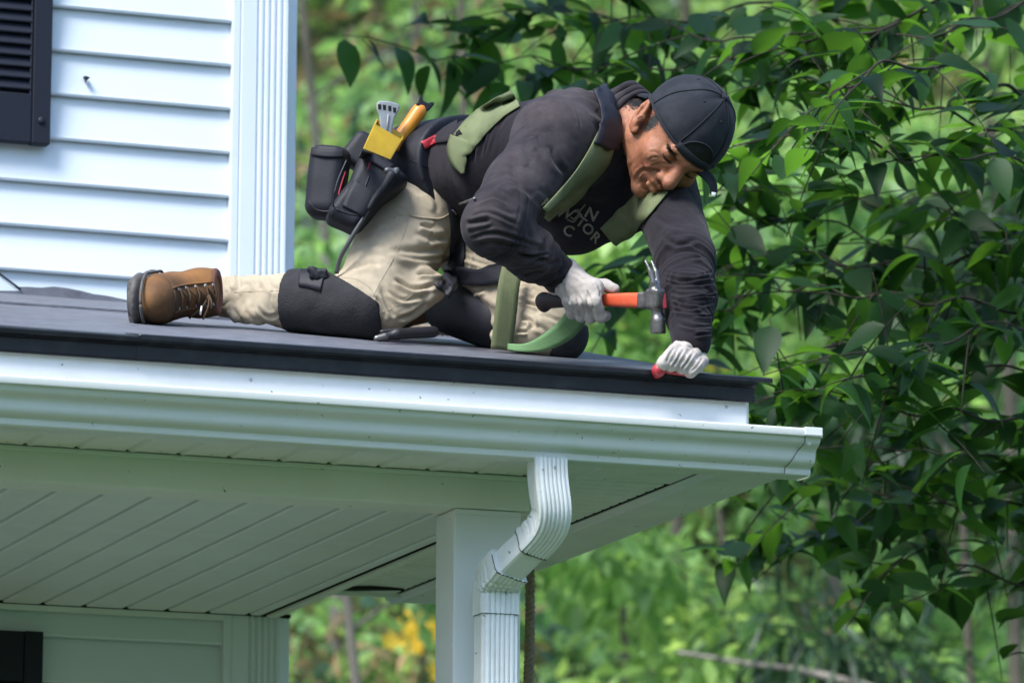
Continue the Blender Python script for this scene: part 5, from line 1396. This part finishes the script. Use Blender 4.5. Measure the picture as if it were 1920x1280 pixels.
# ---- waist belt, harness
belt = empty('tool_belt', tuple(J(800, 330, 9.85)), 'wide black padded tool belt with pouches round the waist of the kneeling person', 'tool belt')
f = Field(PEL-.24, PEL+.24, .005)
b0, b1 = J(816, 344, 9.93), J(888, 334, 9.86)
f.econe(b0-SPN*.03, b1+SPN*.03, LAT, FRT, (.162, .126), (.162, .126), .02, .05)
f.cut(b1+SPN*.020, SPN); f.cut(b0-SPN*.040, -SPN)
V, Q = f.mesh(); V = relax(V, Q, 1); V = V+vnormals(V, Q)*(.003*vnoise(V, 16, 51))[:, None]
band_ = meshnp('belt_band', V, Q, BLK, belt, True); BV_B2 = BVHTree.FromPolygons([Vector(v) for v in V], Q.tolist())
seam('stitching', [(770, 300), (812, 320), (850, 352), (868, 384)], .0012, M['shutter'], band_, [BV_B2]); seam('piping', [(800, 266), (850, 290), (890, 330)], .0022, M['shutter'], band_, [BV_B2])
# red hem showing above the belt
ribbon('red_hem', [(792, 274, 14), (812, 264, 18), (832, 254, 14)], RED, shirt, [BV_S, BV_B2, BV_T], .004)
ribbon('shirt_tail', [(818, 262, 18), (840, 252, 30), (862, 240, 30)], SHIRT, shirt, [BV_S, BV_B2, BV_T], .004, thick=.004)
harness = empty('harness', tuple(J(1000, 330, 9.6)), parent=person); harness['label'] = 'olive green webbing safety harness'
ribbon('strap', [(968, 186, 38), (930, 208, 42), (893, 242, 44), (872, 268, 44)], WEB, harness, [BV_S, BV_B2], .005, thick=.002)
ribbon('strap', [(872, 264, 45), (863, 286, 38), (866, 306, 24), (872, 324, 6)], WEB, harness, [BV_S, BV_B2], .008, thick=.002)
ribbon('strap', [(1136, 244, 40), (1118, 284, 44), (1092, 324, 44), (1060, 362, 42), (1022, 402, 40)], WEB, harness, [BV_S], .013, thick=.002)
ribbon('strap', [(1240, 352, 38), (1222, 370, 44), (1198, 394, 50), (1170, 418, 50), (1140, 444, 46)], WEB, harness, [BV_S], .006, thick=.0018)
ribbon('shoulder_pad', [(1124, 176, 26), (1132, 210, 34), (1136, 240, 44), (1126, 276, 48)], BLK, harness, [BV_S], .0165, thick=.004)
ribbon('leg_strap', [(840, 340, 34), (852, 385, 30), (858, 430, 30), (858, 480, 32), (848, 520, 34), (828, 548, 36)], BLK, harness, [BV_T, BV_B2], .006, thick=.004)
ribbon('leg_strap', [(862, 512, 30), (900, 520, 34), (940, 516, 34), (985, 500, 30)], BLK, harness, [BV_T], .010, thick=.004)
tube('buckle', [hit(862, 383, [BV_T, BV_B2, BV_S], 9.7)[0]-cF*.012, hit(890, 373, [BV_T, BV_B2, BV_S], 9.7)[0]-cF*.012], .0028, STEEL, harness, 6)
for (u, v) in ((824, 352), (830, 366), (838, 380), (846, 394)):
    p, n_ = hit(u, v, [BV_T, BV_B2], 9.8); tube('clip', [p+n_*.006+Wd(-.006, .004, 0), p+n_*.010+Wd(.004, -.003, 0), p+n_*.006+Wd(.007, -.008, 0)], .0022, STEEL, harness, 6)
ribbon('hanging_strap', [(962, 498, 40, 9.63), (954, 536, 40, 9.60), (948, 590, 41, 9.60), (940, 656, 40, 9.615)], WEB, harness, thick=.003)
p9 = 9.56
ribbon('green_strap', [(952, 650, 12, 9.60), (985, 652, 16, 9.565), (1020, 643, 30, 9.53), (1056, 622, 40, 9.50), (1076, 600, 42, 9.46), (1086, 582, 36, 9.42)], WEBN, harness, thick=.0025)

# ---- lettering printed on the chest, following the cloth
INK = mat('faded_print', (0.26, 0.24, 0.19), 0.85, 0.2, var=.5, vscale=70)
def letter(ch, u, v, size, rot, sh=0.0):
    cu = bpy.data.curves.new('letter', 'FONT'); cu.body = ch; cu.align_x = 'CENTER'; cu.align_y = 'CENTER'; cu.size = 1.0; cu.offset = .022; cu.resolution_u = 3
    ob = bpy.data.objects.new('letter', cu); COL.objects.link(ob); bpy.context.view_layer.update()
    me = bpy.data.meshes.new_from_object(ob.evaluated_get(bpy.context.evaluated_depsgraph_get())); bpy.data.objects.remove(ob); bpy.data.curves.remove(cu)
    bm = bmesh.new(); bm.from_mesh(me); bmesh.ops.triangulate(bm, faces=bm.faces); bmesh.ops.subdivide_edges(bm, edges=[e for e in bm.edges if e.calc_length() > .15], cuts=2); bm.to_mesh(me); bm.free()
    c, s = math.cos(rot), math.sin(rot)
    for vt in me.vertices:
        x, y = vt.co.x+sh*vt.co.y, vt.co.y
        uu = u+size*(x*c+y*s); vv = v+size*(x*s-y*c)
        p, n_ = hit(uu, vv, [BV_S], 9.55); vt.co = Vector(p+n_*.0022)
    return link('printed_letter', me, INK, shirt)
letter('N', 1109, 402, 31, .50); letter('T', 1089, 417, 27, .62); letter('O', 1102, 430, 27, .68); letter('R', 1116, 445, 27, .72); letter('C', 1066, 433, 27, .45); letter('A', 1022, 380, 22, .35); letter('W', 1060, 400, 30, .25, .3); letter('V', 1046, 394, 20, .3)
for pth in ([(1098, 383), (1090, 392), (1083, 404), (1074, 412)], [(1083, 392), (1088, 402), (1080, 410), (1070, 408)], [(1076, 396), (1084, 398), (1092, 404)], [(1064, 412), (1076, 416), (1082, 408)]):
    seam('printed_emblem', pth, .0016, INK, shirt, [BV_S], .001)

# ---- pouches on the belt
f = Field(J(690, 340, 9.80)-.22, J(690, 340, 9.80)+.22, .0048)
ma, mb = J(714, 318, 9.795), J(660, 402, 9.80)
wdir = Wd(.80, -.58, .12); wdir /= np.linalg.norm(wdir); ddir = np.cross(wdir, (mb-ma)/np.linalg.norm(mb-ma))
axb = (mb-ma)/np.linalg.norm(mb-ma)
f.rbox((ma+mb)/2+axb*.010, [wdir, axb, ddir], (.056, .084, .040), .024, .01)
f.cut((ma+mb)/2-axb*.066, -axb); V, Q = f.mesh(); dd = (V-ma)@axb; V = V-wdir*(((V-(ma+mb)/2)@wdir)*np.clip(dd/.2, 0, .3))[:, None]; V = V+vnormals(V, Q)*(.0035*vnoise(V, 14, 61)+.0015*vnoise(V, 40, 62))[:, None]
pouch = meshnp('pouch', V, Q, BLK, belt, True); BV_M = BVHTree.FromPolygons([Vector(v) for v in V], Q.tolist())
f = Field(J(615, 345, 9.86)-.14, J(615, 345, 9.86)+.14, .0045)
la, lb = J(620, 300, 9.86), J(610, 378, 9.86); axl = (lb-la)/np.linalg.norm(lb-la); wl = Wd(1, .08, .2); wl = wl-axl*(wl@axl); wl /= np.linalg.norm(wl); dl = np.cross(wl, axl)
f.rbox((la+lb)/2+axl*.004, [wl, axl, dl], (.040, .078, .036), .026, .01)
f.cut((la+lb)/2-axl*.066, -axl); V, Q = f.mesh(); V = V+vnormals(V, Q)*(.003*vnoise(V, 18, 63))[:, None]
lp = meshnp('pouch', V, Q, BLK, belt, True); BV_L = BVHTree.FromPolygons([Vector(v) for v in V], Q.tolist())
f = Field(J(690, 300, 9.90)-.14, J(690, 300, 9.90)+.14, .005)
f.rbox(J(688, 292, 9.885), [wdir, axb, ddir], (.046, .040, .024), .016, .01); f.rbox(J(752, 302, 9.865), [Wd(.93, -.36, 0), Wd(.36, .93, 0), cF], (.050, .034, .012), .01, .02)
V, Q = f.mesh(); meshnp('pouch_back', V, Q, BLK, belt, True)
ribbon('front_pocket', [(688, 352, 58), (676, 374, 56), (664, 398, 50)], BLK, pouch, [BV_M], .003, thick=.004, nw=7)
ribbon('rim_band', [(676, 289, 15), (702, 300, 15), (733, 318, 15)], BLK, pouch, [BV_M], .003, thick=.003)
ribbon('rim_band', [(586, 285, 14), (612, 289, 14), (643, 289, 14)], BLK, lp, [BV_L], .003, thick=.003)
PIPE = mat('black_binding', (0.02, 0.021, 0.026), .45, .4)
RSTR = mat('red_thread', (0.33, 0.03, 0.05), .7, .3)
for pth in ([(586, 279), (612, 283), (642, 283)], [(586, 288), (612, 292), (642, 292)]): seam('binding', pth, .0026, PIPE, lp, [BV_L])
seam('binding', [(580, 378), (592, 392), (614, 396), (634, 388)], .0015, PIPE, lp, [BV_L])
for pth in ([(678, 286), (705, 296), (734, 312)], [(674, 295), (700, 305), (730, 321)], [(630, 392), (660, 402), (690, 404)], [(692, 330), (680, 362), (668, 392)], [(650, 300), (630, 350), (622, 410)]): seam('binding', pth, .0018, PIPE, pouch, [BV_M])
seam('red_stripe', [(647, 322), (640, 344), (634, 366)], .0018, RSTR, pouch, [BV_M, BV_L]); seam('red_stripe', [(694, 304), (689, 320)], .0016, RSTR, pouch, [BV_M])

# ---- tools carried in the pouch
YEL = mat('yellow_plastic', (0.62, 0.40, 0.02), 0.38, 0.5, col2=(0.45, 0.27, 0.012), vscale=20, stain=(25, .4, (0.25, 0.17, 0.05)))
GRYP = mat('grey_plastic', (0.30, 0.32, 0.33), 0.45, 0.5, var=.25, vscale=50)
ORY = mat('yellow_orange_grip', (0.62, 0.30, 0.02), 0.4, 0.5, col2=(0.52, 0.13, 0.015), vscale=9)
def prism(name, px, Y, th, material, parent, bev=.002, tilt=0.0):
    """outline in the photograph's plane at its own distance, given real thickness"""
    fr = [PY(u, v, Y+tilt*i) for i, (u, v) in enumerate(px)]; n = len(fr)
    V = [p-cF*th/2 for p in fr]+[p+cF*th/2 for p in fr]
    Fc = [tuple(range(n-1, -1, -1)), tuple(range(n, 2*n))]+[(i, (i+1) % n, n+(i+1) % n, n+i) for i in range(n)]
    o = mesh(name, V, Fc, material, parent); bm = bmesh.new(); bm.from_mesh(o.data); bmesh.ops.recalc_face_normals(bm, faces=bm.faces); bm.to_mesh(o.data); bm.free()
    if bev: bevel(o, bev)
    return o
# yellow sleeve: four walls, open at the top
ys = empty('tool_sleeve', tuple(J(706, 288, 9.79)), 'yellow plastic sleeve standing in the black pouch', 'tool sleeve')
yo = [(703, 233), (753, 262), (731, 299), (682, 279)]
fr_ = [PY(u, v, 9.772) for u, v in yo]; bk_ = [PY(u+4, v-9, 9.822) for u, v in yo]
for nm_, quad in (('front_wall', (fr_[0], fr_[1], fr_[2], fr_[3])), ('back_wall', (bk_[0], bk_[1], bk_[2], bk_[3])), ('side_wall', (fr_[0], bk_[0], bk_[3], fr_[3])), ('side_wall', (fr_[1], bk_[1], bk_[2], fr_[2]))):
    o = mesh(nm_, quad, [(0, 1, 2, 3)], YEL, ys); so_ = o.modifiers.new('thick', 'SOLIDIFY'); so_.thickness = .003; so_.offset = 0
# grey flared tool handle
gt = empty('grey_tool', tuple(J(727, 250, 9.797)), 'grey plastic tool handle with slotted flared end in the yellow sleeve', 'hand tool')
prism('handle', [(706, 194), (712, 190), (728, 190), (744, 194), (750, 199), (747, 210), (740, 222), (736, 240), (733, 262), (716, 256), (713, 236), (711, 218), (706, 205)], 9.797, .020, GRYP, gt, .003)
for (u, v) in ((712, 201), (721, 202), (731, 204), (740, 207)): prism('slot', [(u-3, v-5), (u+3, v-4.5), (u+3, v+5), (u-2.4, v+4.6)], 9.797, .0215, M['gap'], gt, 0)
tube('rib', [PY(728, 214, 9.7855), PY(725, 250, 9.7855)], .0016, GRYP, gt, 6)
# yellow and orange handle with a black forked end
yh = empty('yellow_tool', tuple(J(742, 272, 9.83)), 'yellow orange tool handle with a black forked end beside the grey one', 'hand tool')
hp = smoothpath([J(736, 282, 9.835), J(752, 256, 9.835), J(772, 228, 9.832), J(792, 200, 9.83)], 8)
tube('handle', hp, [.0165, .0165, .016, .016, .0155, .015, .015, .0148]+[.0148]*8+[.015, .0152, .0155, .0157, .016, .016, .0155, .0145, .012][:len(hp)-16], ORY, yh, 14)
prism('fork', [(779, 196), (784, 192), (787, 180), (790, 178), (794, 190), (803, 194), (808, 192), (814, 192), (813, 197), (804, 207), (800, 209)], 9.83, .026, BLK, yh, .0025)
# driver with a black grip and a long curved rod, hung on the belt
dv = empty('hook_tool', tuple(J(735, 325, 9.745)), 'black gripped tool with a long curved grey rod hanging at the hip', 'hand tool')
RODM = mat('dark_steel_rod', (0.11, 0.11, 0.115), .4, .5, metal=.6)
tube('grip', smoothpath([J(737, 324, 9.742), J(722, 348, 9.745), J(704, 372, 9.75), J(690, 394, 9.755)], 6), [.011, .0125, .0125, .012, .0115, .011, .0105, .010, .0098, .0095, .009, .0088, .0085, .0082, .008, .0078, .0074, .007, .006], BLK, dv, 10)
tube('rod', smoothpath([J(694, 388, 9.755), J(672, 424, 9.765), J(652, 458, 9.78), J(638, 484, 9.80), J(631, 512, 9.815)], 8), .0048, RODM, dv, 8)
f = Field(J(736, 324, 9.742)-.03, J(736, 324, 9.742)+.03, .002); f.cone(J(726, 320, 9.742), J(746, 322, 9.742), .007, .0055, .004); f.cone(J(740, 330, 9.74), J(744, 318, 9.74), .006, .005, .004)
V, Q = f.mesh(); meshnp('ferrule', V, Q, RODM, dv, True)

# ---- gloves
def glove(name, build, lo_, hi_, h, label, lines=()):
    g = Field(lo_, hi_, h); build(g); V, Q = g.mesh(); V = relax(V, Q, 1, .4); N = vnormals(V, Q)
    V = V+N*(.0014*vnoise(V, 60, 71)+.0008*vnoise(V, 160, 72))[:, None]
    V = V+N*crease(V, N, list(lines))[:, None]
    o = meshnp(name, V, Q, GLV, person, True); o['label'] = label; return o
HB, HE = J(1016, 562, 9.365), J(1226, 563, 9.130)               # hammer: butt end and eye of the head
hd = (HE-HB)/np.linalg.norm(HE-HB); hv = Wd(0, 0, 1); hv = hv-hd*(hv@hd); hv /= np.linalg.norm(hv); hz = np.cross(hv, hd); hz = hz if hz@cU > 0 else -hz
def HP(s, up=0., vw=0.): return HB+hd*s+hz*up+hv*vw
def rgrip(g):
    mcp = []
    for i, s in enumerate((.156, .131, .106, .083)):
        L_ = (1.0, 1.05, 1.0, .85)[i]; r_ = (.0125, .0125, .012, .0108)[i]
        a = HP(s-.006, .022, .022); b = HP(s+.008, -.004, .038*L_); c = HP(s+.008, -.033*L_, .020); e = HP(s+.0, -.030, -.008)
        g.cone(a, b, r_*1.08, r_, .0025); g.cone(b, c, r_, r_*.95, .0025); g.cone(c, e, r_*.92, r_*.8, .0025); mcp.append(a)
    g.cone(WRR+Wd(.004, 0, .004), (mcp[0]+mcp[1])/2, .030, .022, .016); g.cone(WRR+Wd(.004, -.004, 0), (mcp[2]+mcp[3])/2, .031, .021, .016)
    g.cone(WRR-(WRR-ELR)/np.linalg.norm(WRR-ELR)*.02, WRR, .036, .036, .01)
    g.cone(mcp[0], mcp[3], .017, .016, .010)
    # thumb along the far upper side of the handle
    t0, t1, t2 = HP(.108, .030, -.004), HP(.146, .029, -.012), HP(.172, .022, -.014)
    g.cone(WRR+Wd(.02, .004, -.01), t0, .020, .016, .01); g.cone(t0, t1, .0145, .0125, .006); g.cone(t1, t2, .0125, .0100, .005)
glove('glove', rgrip, HP(.10)-.13, HP(.10)+.13, .0026, 'grey white cotton glove gripping the hammer handle', [([(1100, 544), (1106, 560), (1116, 590)], 2.2, .0040), ([(1084, 552), (1092, 570), (1100, 596)], 2.2, .0040), ([(1068, 560), (1076, 580), (1082, 600)], 2.0, .0032), ([(1046, 520), (1056, 536), (1058, 556)], 3, .0022), ([(1120, 532), (1124, 544), (1126, 556)], 2, .0030), ([(1066, 508), (1084, 516), (1100, 530)], 3.5, .0018)])
def lgrip(g):
    base = [(1266, 656), (1284, 659), (1303, 665), (1319, 676)]
    for i, (u, v) in enumerate(base):
        r_ = (.0132, .0130, .0125, .0110)[i]
        a = J(u, v, 9.060); b = J(u-11, v+14-i, 9.026); c = J(u-24, v+27-i*1.5, 9.026); e = J(u-28, v+33-i*2.5, 9.050)
        g.cone(a, b, r_*1.0, r_, .0025); g.cone(b, c, r_, r_*.9, .0025); g.cone(c, e, r_*.9, r_*.8, .0025)
    g.cone(WRL, J(1276, 660, 9.080), .029, .022, .014); g.cone(WRL, J(1306, 670, 9.085), .029, .020, .014)
    g.cone(WRL-(WRL-ELL)/np.linalg.norm(WRL-ELL)*.008, WRL, .022, .028, .01)
    g.cone(J(1266, 660, 9.075), J(1314, 676, 9.080), .015, .013, .008)
    g.cone(J(1264, 662, 9.07), J(1248, 676, 9.050), .0145, .0130, .006); g.cone(J(1248, 676, 9.050), J(1237, 690, 9.040), .0130, .0112, .004)
lg = glove('glove', lgrip, J(1280, 670, 9.06)-.11, J(1280, 670, 9.06)+.11, .0026, 'grey glove with red rubber fingertips resting on the roof edge', [([(1284, 652), (1272, 670), (1258, 692)], 2.2, .0042), ([(1303, 658), (1290, 676), (1275, 696)], 2.2, .0042), ([(1320, 668), (1308, 684), (1294, 698)], 2.0, .0036), ([(1266, 650), (1256, 664), (1248, 680)], 2.2, .0032), ([(1272, 646), (1292, 650), (1312, 660)], 3, .0018)])
g = Field(J(1250, 690, 9.05)-.08, J(1250, 690, 9.05)+.10, .0026)
g.cone(J(1243, 683, 9.042), J(1235, 694, 9.034), .0128, .0120, .006); g.cone(J(1235, 694, 9.034), J(1232, 700, 9.05), .012, .010, .006)
g.cone(J(1254, 694, 9.045), J(1284, 699, 9.045), .0075, .0065, .006)
V, Q = g.mesh(); meshnp('red_coating', V, Q, RED, lg, True)
g = Field(HP(.15, -.02, 0)-.06, HP(.15, -.02, 0)+.06, .0026)
g.cone(HP(.152, -.034, .010), HP(.148, -.033, -.006), .0085, .008, .004)
V, Q = g.mesh(); meshnp('red_coating', V, Q, RED, person, True)
# knitted cuffs with a red edge
tube('cuff', [WRR-(WRR-ELR)/np.linalg.norm(WRR-ELR)*.004+(np.cross((WRR-ELR)/np.linalg.norm(WRR-ELR), [0, 0, 1])*math.cos(a)+np.cross(np.cross((WRR-ELR)/np.linalg.norm(WRR-ELR), [0, 0, 1]), (WRR-ELR)/np.linalg.norm(WRR-ELR))*math.sin(a))*.038 for a in np.linspace(0, 2*math.pi, 36)], .0045, GLV, person, 8, False)

# ---- hammer
ham = empty('hammer', tuple(HE), 'claw hammer with orange red handle held in the gloved hand', 'hammer')
ORG = mat('orange_red_handle', (0.72, 0.115, 0.045), 0.4, 0.5, col2=(0.55, 0.075, 0.03), vscale=25, stain=(40, .4, (0.25, 0.07, 0.04)))
V = []; Fc = []; ns, na = 24, 14
for i in range(ns+1):
    s = .02+(np.linalg.norm(HE-HB)-.022)*i/ns
    w, t_ = .0135+.0015*math.cos(i*.3), .0095
    for k in range(na):
        a = 2*math.pi*k/na; ca, sa = math.cos(a), math.sin(a)
        V.append(HP(s, math.copysign(abs(ca)**.6, ca)*w, math.copysign(abs(sa)**.6, sa)*t_))
for i in range(ns):
    for k in range(na): Fc.append((i*na+k, i*na+(k+1) % na, (i+1)*na+(k+1) % na, (i+1)*na+k))
Fc += [tuple(range(na-1, -1, -1)), tuple(ns*na+k for k in range(na))]
mesh('handle', V, Fc, ORG, ham, True)
g = Field(HB-.07, HB+.14, .0028); g.cone(HP(.004, -.002), HP(.075, 0), .0160, .0140, .01); g.ell(HP(.006, -.006), [hd, hz, hv], (.013, .019, .0155), .008)
V, Q = g.mesh(); meshnp('grip', V, Q, mat('black_rubber_grip', (0.016, 0.014, 0.014), .6, .4, col2=(0.035, 0.014, 0.012), vscale=30), ham, True)
hl = np.linalg.norm(HE-HB)
HX = lambda s, up, vw=0.: HP(hl+s, up, vw)
g = Field(HE-.12, HE+.12, .0024)
g.rbox(HX(-.018, .0), [hd, hz, hv], (.016, .0165, .0125), .005, .006)
g.rbox(HX(.004, .004), [hd, hz, hv], (.0155, .019, .0145), .005, .006)
g.cone(HX(.006, -.012), HX(.010, -.036), .0115, .0095, .006); g.cone(HX(.010, -.040), HX(.0115, -.062), .0145, .0150, .003)
g.cut(HX(.0115, -.0645), -hz*1.0)
wv_ = hv*1.0; wv_ /= np.linalg.norm(wv_)
for sg in (-1, 1):
    c0, c1_, c2_, c3_ = HX(.004, .012)+wv_*sg*.002, HX(.003, .034)+wv_*sg*.0066, HX(-.003, .056)+wv_*sg*.0088, HX(-.014, .076)+wv_*sg*.0098
    g.cone(c0, c1_, .0095, .0062, .004); g.cone(c1_, c2_, .0060, .0046, .0015); g.cone(c2_, c3_, .0046, .0026, .0015)
V, Q = g.mesh(); V = relax(V, Q, 1, .35); meshnp('head', V, Q, STEEL, ham, True)
prism('cheek_paint', [(1241, 548), (1248, 549), (1250, 577), (1243, 578)], float(HE[1])-.012, .006, RED, ham, .001)

# ---- clip lying on the roof beside the knee
ck = J(760, 628, 9.74); clip = empty('snap_hook', tuple(ck), 'dark metal snap hook lying on the roof in front of the knee', 'hook')
g = Field(ck-.10, ck+.10, .003)
g.cone(J(712, 634, 9.70), J(745, 626, 9.70), .0075, .0095, .006); g.cone(J(716, 622, 9.72), J(752, 620, 9.72), .005, .007, .006); g.cone(J(745, 626, 9.70), J(812, 622, 9.72), .0110, .0120, .008)
V, Q = g.mesh(); meshnp('body', V, Q, mat('black_clip', (.02, .021, .024), .45, .4, var=.3), clip, True)
g = Field(J(708, 633, 9.70)-.03, J(708, 633, 9.70)+.03, .002); g.cone(J(706, 634, 9.698), J(722, 631, 9.698), .0060, .0085, .004); V, Q = g.mesh(); meshnp('tip', V, Q, STEEL, clip, True)
